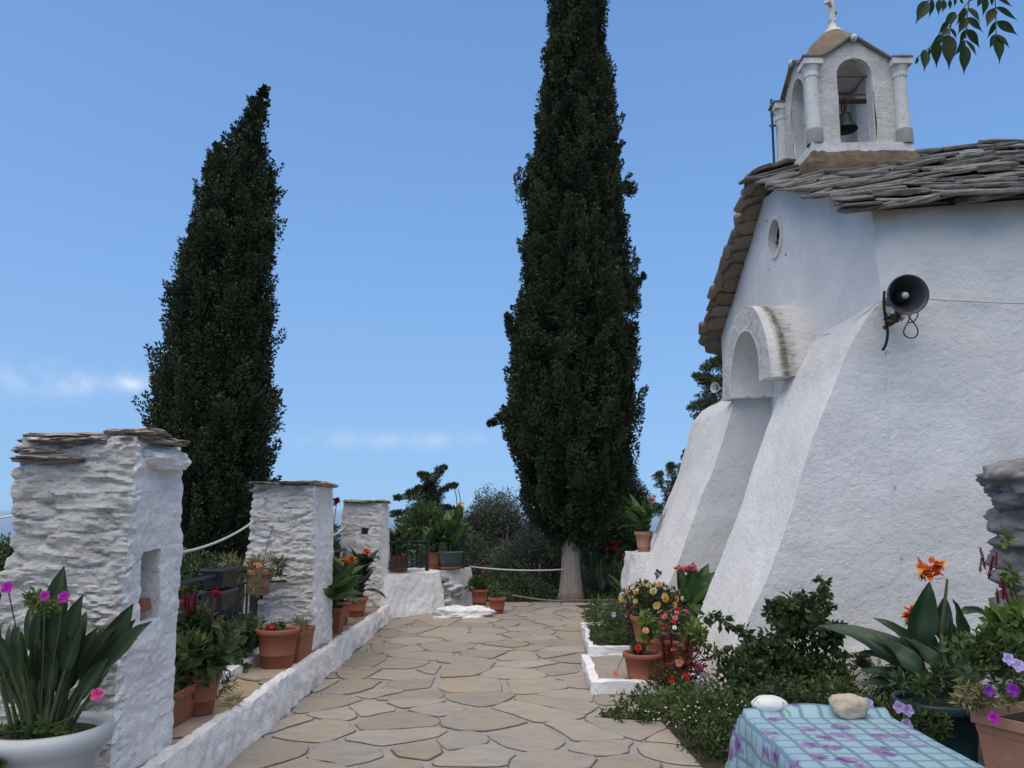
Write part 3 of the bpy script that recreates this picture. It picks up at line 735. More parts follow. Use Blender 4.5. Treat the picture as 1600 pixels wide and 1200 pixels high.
for k in range(32):
    a0, a1 = 2*PI*k/32, 2*PI*(k+1)/32
    pr = [(.235, .0), (.235, -.035), (.285, -.035), (.295, .005)]
    V = [];
    for a in (a0, a1):
        for (rr, xx) in pr: V.append((X0+xx, WC[0]+rr*math.cos(a), WC[1]+rr*math.sin(a)))
    win.add(V, [(0, 1, 5, 4), (1, 2, 6, 5), (2, 3, 7, 6)])
win = win.o('round_window', 'church_plaster', church)
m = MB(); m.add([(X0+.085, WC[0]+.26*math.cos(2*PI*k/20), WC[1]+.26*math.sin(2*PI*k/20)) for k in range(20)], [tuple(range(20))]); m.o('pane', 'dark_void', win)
m = MB(); m.box((X0+.072, WC[0], WC[1]), (.02, .02, .48)); m.box((X0+.070, WC[0], WC[1]), (.02, .48, .02)); m.o('window_bar', 'old_wood', win)
# low bench of plaster at the foot of the long wall
s = Sheet(); zb0, zb1 = .22, .36
for (a, b, z_) in ((2.2, XB, 0),):
    ya, yb = nearY(a)-.001, nearY(b)
    s.quad((a, ya-.22, -.1), (b, yb-.22, -.1), (b, yb-.20, zb0), (a, ya-.20, zb0), .07, .3)
    s.quad((a, ya-.20, zb0), (b, yb-.20, zb0), (b, yb-.13, zb1), (a, ya-.13, zb1), .06, .8)
    s.quad((a, ya-.13, zb1), (b, yb-.13, zb1), (b, yb+.02, zb1+.03), (a, ya+.02, zb1+.03), .06, .5)
s.o('foot_ledge', 'ochre_render' if False else 'tower_plaster', church, wob(.03, 2.2, .012, 9))

def buttress(prof, ya0, ya1, near):
    s = Sheet(); Yn = (lambda x: nearY(x)) if near else (lambda x: ya0)
    for (a, b) in zip(prof[:-1], prof[1:]):
        kv = max(1, int(round(math.hypot(b[0]-a[0], b[1]-a[1])/.06))); wr = .22 if (near and a[1] > 2.9) else .04
        s.quad((a[0], ya1, a[1]), (a[0], Yn(a[0]), a[1]), (b[0], Yn(b[0]), b[1]), (b[0], ya1, b[1]), .06, wr, 30, kv)
        s.quad((a[0], Yn(a[0]), a[1]), (XF, Yn(XF), a[1]), (XF, Yn(XF), b[1]), (b[0], Yn(b[0]), b[1]), .075, wr*.5, 20, kv)
        s.quad((XF, Yn(XF), a[1]), (XF+.07, Yn(XF)+.03, a[1]), (XF+.07, Yn(XF)+.03, b[1]), (XF, Yn(XF), b[1]), .1, 0, 1, kv)
        s.quad((XF, ya1, a[1]), (a[0], ya1, a[1]), (b[0], ya1, b[1]), (XF, ya1, b[1]), .09, 0, 20, kv)
    ob = s.o('buttress', 'buttress_plaster', church, wob(.022, 1.1, .010, 4))
    ob.data.materials.append(MATS['church_plaster'])           # the flank facing the garden is plastered in one with the long wall
    for p in ob.data.polygons:
        if abs(p.normal.y) > .8: p.material_index = 1
    return ob
pr = [on_y(x, y, 7.56) for x, y in ((1367, 478), (1352, 497), (1330, 535), (1312, 580), (1287, 647), (1272, 695), (1239, 801), (1173, 974), (1141, 1067))]
pn = [(p.x, p.z) for p in pr]; dx = (pn[-1][0]-pn[-2][0])/(pn[-1][1]-pn[-2][1]); pn.append((pn[-1][0]+dx*(-.1-pn[-1][1]), -.1)); pn[0] = (XF-.004, pn[0][1]+.04)
buttress(pn[::-1], 7.5, 9.35, True)
pf = [on_y(x, y, 10.9) for x, y in ((1145, 631), (1117, 727), (1085, 825), (1043, 913))]
pf = [(p.x, p.z) for p in pf]; dx = (pf[0][0]-pf[-1][0])/(pf[0][1]-pf[-1][1]); pf = [(pf[-1][0]+dx*(-.1-pf[-1][1]), -.1), pf[-1], pf[1], pf[0], (pf[0][0]+.16, pf[0][1]+.20), (XF-.06, pf[0][1]+.36), (XF-.003, pf[0][1]+.42)]
buttress(pf, 10.9, 13.35, False)

# arched hood over the niche
HX, HY = 2.96, 10.07; RO, RI = 1.07, .64; ZS = 3.14
def arc(rad, zs, n=26):
    pts = [(HY-rad, ZS)] if zs > ZS else []
    return pts + [(HY-rad*math.cos(PI*k/n), zs+rad*math.sin(PI*k/n)) for k in range(n+1)] + ([(HY+rad, ZS)] if zs > ZS else [])
oa = arc(RO, ZS+.001); ia = arc(RI, ZS+.12)
s = Sheet()
for k in range(len(oa)-1):
    s.quad((HX, *ia[k]), (HX, *ia[k+1]), (HX, *oa[k+1]), (HX, *oa[k]), .07, .55, 2, 5)
    for xa, xb, wr in ((HX, HX+.13, .25), (HX+.13, HX+.22, 1.5 if k < 14 else .5), (HX+.22, XF+.05, .3)): s.quad((xa, *oa[k]), (xa, *oa[k+1]), (xb, *oa[k+1]), (xb, *oa[k]), .07, wr, 2, 3)
    s.quad((HX, *ia[k+1]), (HX, *ia[k]), (XF+.05, *ia[k]), (XF+.05, *ia[k+1]), .07, .0, 2, 6)
for a, b in ((oa[0], ia[0]), (ia[-1], oa[-1])): s.quad((HX, *a), (HX, *b), (XF+.05, *b), (XF+.05, *a), .07, .1)
s.o('arch_hood', 'buttress_plaster', church, wob(.025, 1.4, .009, 7))
# schist roof
roof = Sheet()
for x0, x1 in zip(np.linspace(XF+.04, XB+.1, 7)[:-1], np.linspace(XF+.04, XB+.1, 7)[1:]):
    for dz in (-.03, -.09):
        roof.quad((x0, eyx(x0)+.12, roofz(x0, eyx(x0)+.12)+dz), (x1, eyx(x1)+.12, roofz(x1, eyx(x1)+.12)+dz), (x1, RY, rzx(x1)+dz), (x0, RY, rzx(x0)+dz), .3)
        roof.quad((x0, RY, rzx(x0)+dz), (x1, RY, rzx(x1)+dz), (x1, 13.4, roofz(x1, 13.4)+dz), (x0, 13.4, roofz(x0, 13.4)+dz), .3)
roof = roof.o('roof', 'slate', church)
r = random.Random(31); base = offset(church)
def put_slab(x, y, wd, ln, th, far=False, lift=0.):
    ol = []; n = 8
    for i in range(n):
        a = 2*PI*(i+.5)/n; ca, sa = math.cos(a), math.sin(a)
        ol.append((math.copysign(abs(ca)**.5, ca)*wd/2*r.uniform(.86, 1.08), math.copysign(abs(sa)**.5, sa)*ln/2*r.uniform(.84, 1.1)))
    V, F = slab_mesh(ol, th, .026, r.randint(0, 99999), .35)
    o = inst('roof_slab', mesh('roof_slab', V, F, 'slate'), roof)
    sg = 1 if not far else -1
    sl = math.atan2(roofz(x, y+.1)-roofz(x, y-.1), .2); slx = math.atan2(roofz(x+.1, y)-roofz(x-.1, y), .2)
    o.location = Vector((x, y, roofz(x, y)+lift)) - base
    o.rotation_euler = (sl - sg*r.uniform(.04, .14), -slx + r.uniform(-.06, .06), r.uniform(-.22, .22))
ncr = 19
for k in range(ncr):
    x = 3.20 + r.uniform(-.05, .05)
    while x < 7.8:
        wd = r.uniform(.28, .95); xc = x+wd/2
        f = (k+.35)/ncr; y = eyx(xc) + (RY-eyx(xc))*f + r.uniform(-.07, .07)
        if not (3.95 < xc < 5.1 and y > 9.8): put_slab(xc, y, wd*1.04, r.uniform(.30, .55), r.uniform(.020, .055), False, r.uniform(-.01, .045))
        x += wd
x = 3.25
while x < 7.9:                                         # heavy eaves course and a ridge course
    wd = r.uniform(.5, 1.1); put_slab(x+wd/2, eyx(x)+.10, wd*1.08, .5, r.uniform(.05, .08), False, -.05)
    if not (3.7 < x+wd/2 < 5.3): put_slab(x+wd/2, RY-.12, wd, .45, .05, False, .05)
    x += wd
for k in range(12):                                    # far slope: the verge that shows past the gable
    y = 10.52 + (13.5-10.52)*k/11.
    put_slab(3.56+r.uniform(-.03, .03), y, .74, r.uniform(.36, .44), r.uniform(.07, .11), True, -.02)
    put_slab(3.60+r.uniform(-.03, .05), y+.08, .70, r.uniform(.3, .4), r.uniform(.04, .06), True, -.07)
for k in range(3): put_slab(3.55, 10.25+k*.14, .72, .40, .06, False, .03+.015*k)

# bell tower
TX, TY = 4.50, 10.30; TWEAR = .35; HW = .56; TZ0, TZ1 = 6.2, 7.44; GZ = 7.80
tower = Sheet(); step = .05; OWd = .235; OZ0, OZS = 6.33, 7.28
def tw(side, u, z, d=0.):                               # side 0 = -Y, 1 = -X, 2 = +Y, 3 = +X
    q = HW-d
    return ((TX+u, TY-q, z), (TX-q, TY-u, z), (TX-u, TY+q, z), (TX+q, TY+u, z))[side]
na = 12
arcp = [(-OWd, OZ0)] + [(-OWd*math.cos(PI*k/na), OZS+OWd*math.sin(PI*k/na)) for k in range(na+1)] + [(OWd, OZ0)]
gab = lambda u: TZ1 + (GZ-TZ1)*(1-abs(u)/(HW*.88)) if abs(u) < HW*.88 else TZ1
for sd_ in range(4):
    q = lambda *a: tower.quad(*[tw(sd_, *p) for p in a], step, TWEAR)
    q((-HW, TZ0), (-OWd, TZ0), (-OWd, TZ1), (-HW, TZ1)); q((OWd, TZ0), (HW, TZ0), (HW, TZ1), (OWd, TZ1)); q((-OWd, TZ0), (OWd, TZ0), (OWd, OZ0), (-OWd, OZ0))
    q((-HW, TZ1), (-OWd, TZ1), (-OWd, gab(OWd)), (-HW, TZ1)); q((OWd, TZ1), (HW, TZ1), (HW, TZ1), (OWd, gab(OWd)))
    for k in range(1, na+1):
        (u0, z0), (u1, z1) = arcp[k], arcp[k+1]
        tower.quad(tw(sd_, u0, z0), tw(sd_, u1, z1), tw(sd_, u1, gab(u1)), tw(sd_, u0, gab(u0)), step, TWEAR, 1, 4)
    for k in range(len(arcp)-1):
        (u0, z0), (u1, z1) = arcp[k], arcp[k+1]
        tower.quad(tw(sd_, u1, z1), tw(sd_, u0, z0), tw(sd_, u0, z0, .2), tw(sd_, u1, z1, .2), .06, 0, 1, 4)
        tower.quad(tw(sd_, u0, z0, .2), tw(sd_, u1, z1, .2), tw(sd_, HW-.2 if u1 > 0 else -HW+.2, z1, .2), tw(sd_, HW-.2 if u0 > 0 else -HW+.2, z0, .2), .1)
    tower.quad(tw(sd_, -OWd, OZ0), tw(sd_, OWd, OZ0), tw(sd_, OWd, OZ0, .2), tw(sd_, -OWd, OZ0, .2), .06)
tower.quad((TX-HW+.2, TY-HW+.2, OZ0-.03), (TX+HW-.2, TY-HW+.2, OZ0-.03), (TX+HW-.2, TY+HW-.2, OZ0-.03), (TX-HW+.2, TY+HW-.2, OZ0-.03), .1)
tower.quad(*[(TX+a*(HW-.19), TY+b*(HW-.19), 7.535) for a, b in ((-1, -1), (1, -1), (1, 1), (-1, 1))], .1)
tower = tower.o('bell_tower', 'tower_plaster', church, wob(.012, 3.5, .005, 12))
s = Sheet(); b0, b1 = HW+.19, HW+.10
cs_ = [(-1, -1), (1, -1), (1, 1), (-1, 1)]
for k in range(4):
    a, b = cs_[k], cs_[(k+1) % 4]
    s.quad((TX+a[0]*b0, TY+a[1]*b0, 5.55), (TX+b[0]*b0, TY+b[1]*b0, 5.55), (TX+b[0]*b0, TY+b[1]*b0, 5.98), (TX+a[0]*b0, TY+a[1]*b0, 5.98), .06)
    s.quad((TX+a[0]*b0, TY+a[1]*b0, 5.98), (TX+b[0]*b0, TY+b[1]*b0, 5.98), (TX+b[0]*b1, TY+b[1]*b1, 6.17), (TX+a[0]*b1, TY+a[1]*b1, 6.17), .05)
s.quad(*[(TX+a[0]*b1, TY+a[1]*b1, 6.17) for a in cs_], .1); s.o('plinth', 'brown_render', tower, wob(.018, 4, .012, 15))
s = Sheet(); b0 = HW+.10
for k in range(4):
    a, b = cs_[k], cs_[(k+1) % 4]
    s.quad((TX+a[0]*b0, TY+a[1]*b0, 6.16), (TX+b[0]*b0, TY+b[1]*b0, 6.16), (TX+b[0]*b0, TY+b[1]*b0, 6.29), (TX+a[0]*b0, TY+a[1]*b0, 6.29), .05)
    s.quad((TX+a[0]*b0, TY+a[1]*b0, 6.29), (TX+b[0]*b0, TY+b[1]*b0, 6.29), (TX+b[0]*(HW-.02), TY+b[1]*(HW-.02), 6.325), (TX+a[0]*(HW-.02), TY+a[1]*(HW-.02), 6.325), .05)
s.o('sill_course', 'tower_plaster', tower, wob(.014, 4, .006, 15))
for (sx, sy) in cs_:
    cx, cy = TX+sx*(HW+.02), TY+sy*(HW+.02)
    m = MB(); m.lathe([(.105, 6.28), (.105, 6.48), (.09, 6.49)], (cx, cy, 0), 16); c_ = m.o('column_base', 'grey_render', tower, True)
    m = MB(); m.lathe([(.088, 6.48), (.09, 6.5), (.082, 7.20), (.085, 7.21)], (cx, cy, 0), 18); m.o('column', 'marble', tower, True)
    m = MB(); m.lathe([(.085, 7.20), (.095, 7.22), (.092, 7.28), (.12, 7.36)], (cx, cy, 0), 16); m.box((cx, cy, 7.40), (.25, .25, .085)); m.o('capital', 'tower_plaster', tower)
    m = MB(); V, F = slab_mesh([(-.14, -.14), (.14, -.14), (.14, .14), (-.14, .14)], .03, .012, int(100+sx*7+sy*3))
    o = inst('capital_slab', mesh('capital_slab', V, F, 'slate'), tower); o.location = Vector((cx, cy, 7.44)) - base
for sd_ in range(4):                                    # schist verge slabs on the four small gables
    for sg in (-1, 1):
        for k in range(2):
            u0 = sg*(.02+.25*k); u1 = sg*(.02+.25*(k+1)); z0, z1 = gab(abs(u0)*.98), gab(min(abs(u1), HW*.87))
            a, b = Vector(tw(sd_, u0, z0+.005, -.06)), Vector(tw(sd_, u1, z1+.005, -.06)); ai, bi = Vector(tw(sd_, u0, z0+.005, .14)), Vector(tw(sd_, u1, z1+.005, .14))
            up = Vector((0, 0, .028)); V = [a, b, bi, ai, a+up, b+up, bi+up, ai+up]
            if (sg < 0): V = [V[i] for i in (1, 0, 3, 2, 5, 4, 7, 6)]
            V = [p + noise.noise_vector(p*7)*.012 for p in V]
            MB().add(V, [(3, 2, 1, 0), (4, 5, 6, 7), (0, 1, 5, 4), (1, 2, 6, 5), (2, 3, 7, 6), (3, 0, 4, 7)]).o('gable_slab', 'slate', tower)
    gp = Vector(tw(sd_, 0, GZ-.03, -.05)); o = inst('gable_knob', rock_mesh('gable_knob', (.09, .12, .1), 'tower_plaster', sd_+40, 2), tower); o.location = gp - base
s = Sheet(); nsg = 28; dp = [(.50, 7.50), (.53, 7.58), (.46, 7.80), (.35, 8.00), (.22, 8.14), (.12, 8.22), (.07, 8.25)]
for (r0, z0), (r1, z1) in zip(dp[:-1], dp[1:]):
    for k in range(nsg):
        a0, a1 = 2*PI*k/nsg, 2*PI*(k+1)/nsg; P = lambda r_, a, z: (TX+r_*math.cos(a), TY+r_*math.sin(a), z)
        s.quad(P(r0, a0, z0), P(r0, a1, z0), P(r1, a1, z1), P(r1, a0, z1), 1, 0, 1, 3)
s.o('dome', 'ochre_render', tower, wob(.012, 6, .005, 20))
m = MB(); m.lathe([(.15, 8.20), (.11, 8.26), (.06, 8.31), (.04, 8.38), (.04, 8.42)], (TX, TY, 0), 16); m.o('finial', 'tower_plaster', tower, True)
cr = MB(); cr.box((TX, TY, 8.60), (.07, .05, .40)); cr.box((TX, TY, 8.66), (.30, .048, .07), 0.9); 
for dx in (-.15, .15): cr.box((TX+dx*math.cos(.9), TY+dx*math.sin(.9), 8.66), (.06, .07, .10), .9)
cr.box((TX, TY, 8.80), (.10, .07, .05)); cr.box((TX, TY, 8.43), (.09, .08, .05)); cr.o('cross', 'marble', tower)
for z_, a, b in ((7.33, (-.4, -.42), (.4, -.42)), (7.14, (-.4, -.3), (.3, -.3)), (6.95, (-.4, .2), (.3, .2))):
    MB().tube([(TX+a[0], TY+a[1], z_), (TX+b[0], TY+b[1], z_)], .012, 6).o('tie_rod', 'rust', tower)
# bell
bx, by, bz = TX+.03, TY-.12, 6.72
bell = thing('bell', 'small dark bronze bell hanging inside the bell tower arch', 'bell', (bx, by, bz))
m = MB(); m.lathe([(.155, 0), (.16, .01), (.125, .07), (.10, .16), (.085, .22), (.04, .25), (.0, .255)], (bx, by, bz), 22); m.lathe([(.14, .0), (.11, .08), (.08, .2), (0, .22)], (bx, by, bz), 22); m.o('bell_body', 'bronze', bell, True)
m = MB(); m.tube([(bx, by, bz+.2), (bx, by, bz-.03)], .01, 6); m.lathe([(0, -.05), (.025, -.03), (.025, -.01), (0, 0)], (bx, by, bz), 8); m.o('clapper', 'rust', bell)
m = MB(); m.tube([(bx, by, bz+.25), (bx, by, bz+.42)], .016, 6); m.box((bx, by, bz+.42), (.62, .05, .045)); m.o('yoke', 'rust', bell)
m = MB(); m.tube([(bx-.02, by-.05, bz+.28+.09*math.sin(a)) if False else (bx, by+.09*math.cos(a), bz+.36+.09*math.sin(a)) for a in np.linspace(0, 2*PI, 14)], .012, 5, cap=False); m.o('wheel', 'rust', bell)
# thin iron cross standing on the roof edge
ic = thing('iron_cross', 'thin dark iron cross standing at the roof verge beside the bell tower', 'cross', (3.60, 10.55, 6.05))
p0 = on_y(1210, 265, 10.9); p1 = on_y(1205, 155, 10.9); pc = p0.lerp(p1, .62)
ic.location = p0
MB().tube([p0, p1], .018, 5).o('upright', 'black_metal', ic); MB().tube([pc+Vector((-.02, -.16, -.08)), pc+Vector((.02, .16, .08))], .018, 5).o('crossbar', 'black_metal', ic)
o = inst('foot_stone', rock_mesh('foot_stone', (.16, .16, .14), 'tower_plaster', 77, 2), ic); o.location = (0, 0, .02)

# loudspeakers
def horn(label, c, d, rad, hm='horn_grey'):
    rt = thing('loudspeaker', label, 'loudspeaker', c)
    d = Vector(d).normalized(); q = d.to_track_quat('Z', 'Y').to_matrix().to_4x4(); Mx = q
    def P(prof, seg=36):
        m = MB(); m.lathe(prof, (0, 0, 0), seg); return m
    k = rad/.175
    h = inst('horn', P([(.03*k, -.22*k), (.05*k, -.20*k), (.075*k, -.10*k), (.12*k, .0), (.160*k, .07*k), (.178*k, .105*k), (.186*k, .11*k), (.186*k, .122*k), (.174*k, .122*k), (.152*k, .07*k), (.11*k, .0), (.07*k, -.09*k), (.04*k, -.14*k), (0, -.15*k)]).me('horn', hm, True), rt, Mx)
    inst('throat_cone', P([(.075*k, -.13*k), (.055*k, -.03*k), (.036*k, .045*k), (.030*k, .05*k)], 20).me('throat_cone', 'horn_grey', True), rt, Mx)
    inst('phase_plug', P([(.030*k, .048*k), (.034*k, .056*k), (.026*k, .072*k), (0, .078*k)], 18).me('phase_plug', 'horn_tip', True), rt, Mx)
    inst('driver', P([(0, -.36*k), (.05*k, -.36*k), (.055*k, -.24*k), (.045*k, -.20*k), (.02*k, -.2*k)], 18).me('driver', 'horn_grey', True), rt, Mx)
    return rt
LC = on_y(1411, 463, 7.10)
spk = horn('round grey horn loudspeaker mounted on the church wall near the buttress top', LC, (-.10, -1, -.12), .172)
m = MB(); m.tube([LC+Vector((.0, .12, -.06)), LC+Vector((-.02, .14, -.2)), LC+Vector((0, .42, -.2))], .02, 6); m.box(LC+Vector((.0, .24, -.15)), (.07, .2, .05)); m.o('bracket', 'rust', spk)
rr_ = random.Random(4)
for k in range(5):
    a = [LC+Vector((rr_.uniform(-.1, .1), .12+rr_.uniform(0, .15), -.14+rr_.uniform(-.08, .05))) for _ in range(5)]
    MB().tube(smoothline(a, 5), .006, 4).o('wire_tangle', 'cable_white' if k % 2 else 'cable_black', spk)
Yw = 7.33
MB().tube(smoothline([on_y(x, y, Yw) for x, y in ((1428, 478), (1420, 500), (1412, 518), (1418, 527), (1430, 527), (1434, 515), (1424, 500), (1418, 492))], 6), .006, 5).o('cable_loop', 'cable_black', spk)
MB().tube(smoothline([on_y(x, y, Yw) for x, y in ((1432, 480), (1434, 492), (1428, 502), (1418, 504))], 6), .006, 5).o('cable_loop', 'cable_black', spk)
MB().tube(smoothline([on_y(x, y, Yw-.02) for x, y in ((1382, 455), (1381, 475), (1384, 500), (1387, 520), (1384, 538), (1379, 547))], 6), .014, 6).o('loose_cable', 'cable_black', spk)
C2 = on_x(1120, 606, 3.42); sp2 = horn('small pale loudspeaker ring on the far edge of the church front', C2, (-.8, -.6, 0), .085, 'cable_white')
m = MB(); m.tube([C2, C2+Vector((.2, .25, -.02))], .02, 5); m.o('bracket', 'rust', sp2)
m = MB(); m.tube([on_y(x, y, 7.38) for x, y in ((1436, 466), (1480, 469), (1540, 472))] + [on_y(1620, 475, 7.16)], .007, 4); tag(m.o('wall_cable', 'cable_white'), 'thin cable running along the church wall away from the loudspeaker', 'cable')
pts = [on_y(1384, 468, 7.36), Vector((3.50, 7.48, on_y(1376, 474, 7.46).z))] + [on_x(x, y, 3.485) for x, y in ((1350, 490), (1320, 512), (1290, 522), (1262, 522), (1245, 515))]
tag(MB().tube(smoothline(pts, 5), .006, 4).o('sagging_cable', 'cable_white'), 'thin cable sagging across the church front from loudspeaker to arched hood', 'cable')

# ================================================================== TREES
def cypress(name, label, rows, Y, zbot, trunk=None, nplume=1500, per=60, seed=0, leafL=.062, mat='cypress_leaf', rag=1., extra=()):
    """rows: (pixel row, left, right) outline of the crown read at depth Y"""
    Z = []; Cx = []; Hw = []
    for (py, xl, xr) in rows:
        a, b = on_y(xl, py, Y), on_y(xr, py, Y); Z.append(a.z); Cx.append((a.x+b.x)/2); Hw.append((b.x-a.x)/2)
    o_ = np.argsort(Z); Z = np.array(Z)[o_]; Cx = np.array(Cx)[o_]; Hw = np.array(Hw)[o_]
    root = thing(name, label, 'tree', (Cx[0], Y, zbot))
    if trunk:
        r0, r1, zt = trunk; pts = []; rs = []
        for i in range(9):
            f = i/8; pts.append((Cx[0]+.02*math.sin(f*5), Y, zbot-.1+(zt-zbot+.1)*f)); rs.append(r0*(1-f)**2*.35 + r0*(1-f)*.65+r1*f if False else r0*(.72 + .45*max(0, (.35-f)/.35)**2)*(1-.12*f))
        ml = MB(); ml.tube(pts, rs, 18); V = np.array([Vector(p) + Vector((1, 1, 0))*(.025*noise.noise(Vector((p[0]*9, p[1]*9, p[2]*1.2)))) for p in ml.v]); O('trunk', V, ml.f, 'bark', root, ml.t, True)
        MB().tube([(np.interp(z, Z, Cx), Y, z) for z in np.linspace(zt-.2, Z[-1]-.5, 12)], list(np.linspace(r1, .02, 12)), 8).o('upper_trunk', 'bark', root, True)
    lv = Leaves(); zz = np.linspace(Z[0], Z[-1], 400); wts = np.interp(zz, Z, Hw); cdf = np.cumsum(wts); cdf /= cdf[-1]
    so = Vector((seed*9.1, seed*4.3, 0))
    for i in range(nplume):
        z = float(np.interp(rng.random(), cdf, zz)); a = rng.random()*2*PI
        hw = float(np.interp(z, Z, Hw)); cx = float(np.interp(z, Z, Cx))
        ln = noise.noise(Vector((math.cos(a)*1.6, math.sin(a)*1.6, z*.95))+so)
        ln2 = noise.noise(Vector((math.cos(a)*3, math.sin(a)*3, z*3.2))+so)
        inner = rng.random() < .34
        f = (.91 + rag*.17*ln + rag*.15*ln2)*(rng.uniform(.2, .78) if inner else rng.uniform(.80, 1.0))
        big = (not inner) and rng.random() < .10*rag
        if big: f *= rng.uniform(1.04, 1.16)
        if ln2 < -.30 and not inner: f *= 1 - .30*rag
        rad = hw*f; H = rng.uniform(.26, .52)*min(1, .45+hw); w_ = H*rng.uniform(.22, .34)
        if big: H *= 1.6
        c = np.array([cx+rad*math.cos(a), Y+rad*math.sin(a)*.95, z])
        ax = np.array([math.cos(a)*.38, math.sin(a)*.38, 1.]) + rng.normal(size=3)*.16; ax /= np.linalg.norm(ax)
        n = int(per*(H/.4)); t_ = rng.random(n)
        d = unit(np.cross(rng.normal(size=(n, 3)), ax)); rr = w_*np.sqrt(rng.random(n))*(1.05-t_)**.6
        P = c + ax*((t_-.45)*H)[:, None] + d*rr[:, None]
        D = unit(ax + d*.75 + rng.normal(size=(n, 3))*.45); k = rng.uniform(.6, 1.3, n)
        lv.add(P, D, leafL*k*(1.5 if inner else 1), leafL*.6*k*(1.6 if inner else 1), np.clip(-.05+.5*ln2+.75*rng.random()+.35*rng.random(n), 0, 1))
    for (px0, py0, px1, py1, rr) in extra:               # single shoots that break the outline
        a, b = on_y(px0, py0, Y), on_y(px1, py1, Y)
        for i in range(9):
            p = a.lerp(b, i/8); r_ = rr*(1.1-i/9)
            lv.blob(p + Vector((0, rng.normal()*.1, 0)), (r_, r_, r_*1.2), int(per*1.1), leafL, leafL*.55, shell=.2, tv=.5, t0=.2)
    lv.o('crown', mat, root); return root
cypress('cypress_tree', 'tall dense dark cypress with bare pale trunk at the end of the path',
        [(-230, 893, 905), (-150, 875, 922), (-60, 866, 934), (0, 860, 941), (100, 850, 948), (200, 840, 962), (300, 822, 976), (400, 815, 985), (500, 800, 995), (600, 790, 997), (660, 788, 994),
         (720, 800, 986), (770, 815, 972), (810, 828, 952), (838, 852, 930), (848, 866, 915)], 14.95, 0., (.235, .14, 2.35), 4600, 92, 1,
        extra=((810, 640, 765, 662, .16), (960, 480, 1005, 432, .16), (800, 520, 792, 492, .10), (985, 300, 978, 285, .1), (820, 300, 826, 280, .12)))
cypress('cypress_tree', 'leaning ragged dark cypress behind the railing and pillars',
        [(140, 406, 416), (160, 396, 411), (190, 382, 410), (215, 372, 411), (240, 350, 412), (270, 332, 414), (320, 315, 420), (380, 300, 424), (450, 282, 424), (520, 265, 424), (590, 252, 426), (650, 247, 428),
         (720, 258, 424), (780, 265, 412), (850, 270, 400), (960, 280, 390), (1040, 300, 370)], 11.2, -1.9, (.2, .12, -.3), 2900, 80, 2, .050, rag=1.5,
        extra=((395, 690, 428, 612, .13), (350, 260, 342, 230, .08), (410, 330, 424, 292, .10), (410, 410, 424, 372, .10), (408, 560, 424, 478, .12), (290, 450, 278, 470, .1), (268, 600, 250, 585, .1), (398, 165, 418, 145, .045), (262, 640, 246, 655, .1), (330, 280, 322, 268, .08)))

def broad_tree(name, label, c, rad, mat, nc, per, L, W, zb, seed, cr=.3, trunk=.12, lobes=None, group=None):
    root = thing(name, label, 'tree' if trunk > .05 else 'bush', (c[0], c[1], zb), group)
    r_ = random.Random(seed); m = MB(); top = Vector(c)
    for k in range(4):
        a = r_.uniform(0, 2*PI); e = top + Vector((math.cos(a)*rad[0]*.55, math.sin(a)*rad[1]*.55, rad[2]*r_.uniform(-.1, .5)))
        st_ = Vector((c[0], c[1], zb)); md = st_.lerp(e, .5) + Vector((r_.uniform(-.1, .1), r_.uniform(-.1, .1), .1))
        m.tube(smoothline([st_, md, e], 4), [trunk*(1-.85*i/8) for i in range(9)], 6)
    m.o('trunk', 'bark', root, True); lv = Leaves()
    lobes = lobes or [((0, 0, 0), (1, 1, 1), 1.)]
    for (off, sc, fr) in lobes:
        cc = [c[i]+off[i]*rad[i] for i in range(3)]; clumps(lv, cc, [rad[i]*sc[i] for i in range(3)], int(nc*fr), cr, per, L, W, .35, 1., up=.35)
    lv.o('crown', mat, root); return root
def px_tree(name, label, px, py, wpx, hpx, Y, mat, nc, per, L, W, seed, drop=2.5, **k):
    c = on_y(px, py, Y); rx = wpx/2/FPX*Y; rz = hpx/2/FPX*Y
    return broad_tree(name, label, c, (rx, rx*.9, rz), mat, nc, per, L, W, c.z-rz-drop, seed, **k)
LOB = [((0, 0, .25), (.62, .62, .72), .45), ((-.5, 0, -.15), (.5, .6, .62), .3), ((.5, .1, -.2), (.5, .6, .6), .3), ((.05, -.4, -.5), (.7, .6, .45), .25)]
px_tree('olive_tree', 'grey-green olive tree with rounded crown left of the tall cypress trunk', 775, 835, 130, 135, 19.5, 'olive_leaf', 240, 130, .085, .022, 3, lobes=LOB, cr=.26)
px_tree('olive_tree', 'low silvery olive tree in front of the rounded olive', 838, 880, 150, 110, 17.6, 'olive_leaf', 240, 130, .08, .02, 4, lobes=LOB, cr=.25)
px_tree('olive_tree', 'olive tree right behind the teal pot on the end wall', 715, 880, 110, 110, 18.6, 'olive_leaf', 170, 120, .085, .022, 5, lobes=LOB, cr=.26)
px_tree('evergreen_tree', 'rounded olive-green tree below the layered conifer', 668, 830, 90, 90, 19.0, 'bush_leaf', 120, 110, .075, .03, 6, lobes=LOB, cr=.24)
px_tree('evergreen_tree', 'dark feathery evergreen behind the tall cypress on the church side', 968, 775, 82, 150, 17.8, 'pine_leaf', 210, 130, .07, .022, 7, lobes=LOB, cr=.2)
px_tree('evergreen_tree', 'dense dark green tree between the cypress trunk and the white block', 962, 860, 105, 120, 16.8, 'dark_bush_leaf', 210, 120, .07, .028, 8, lobes=LOB, cr=.22)
px_tree('leafy_bush', 'low green bush on the slope behind the ground pots', 800, 930, 130, 55, 16.2, 'dark_bush_leaf', 110, 110, .06, .025, 9, drop=.5, trunk=.03, cr=.2)
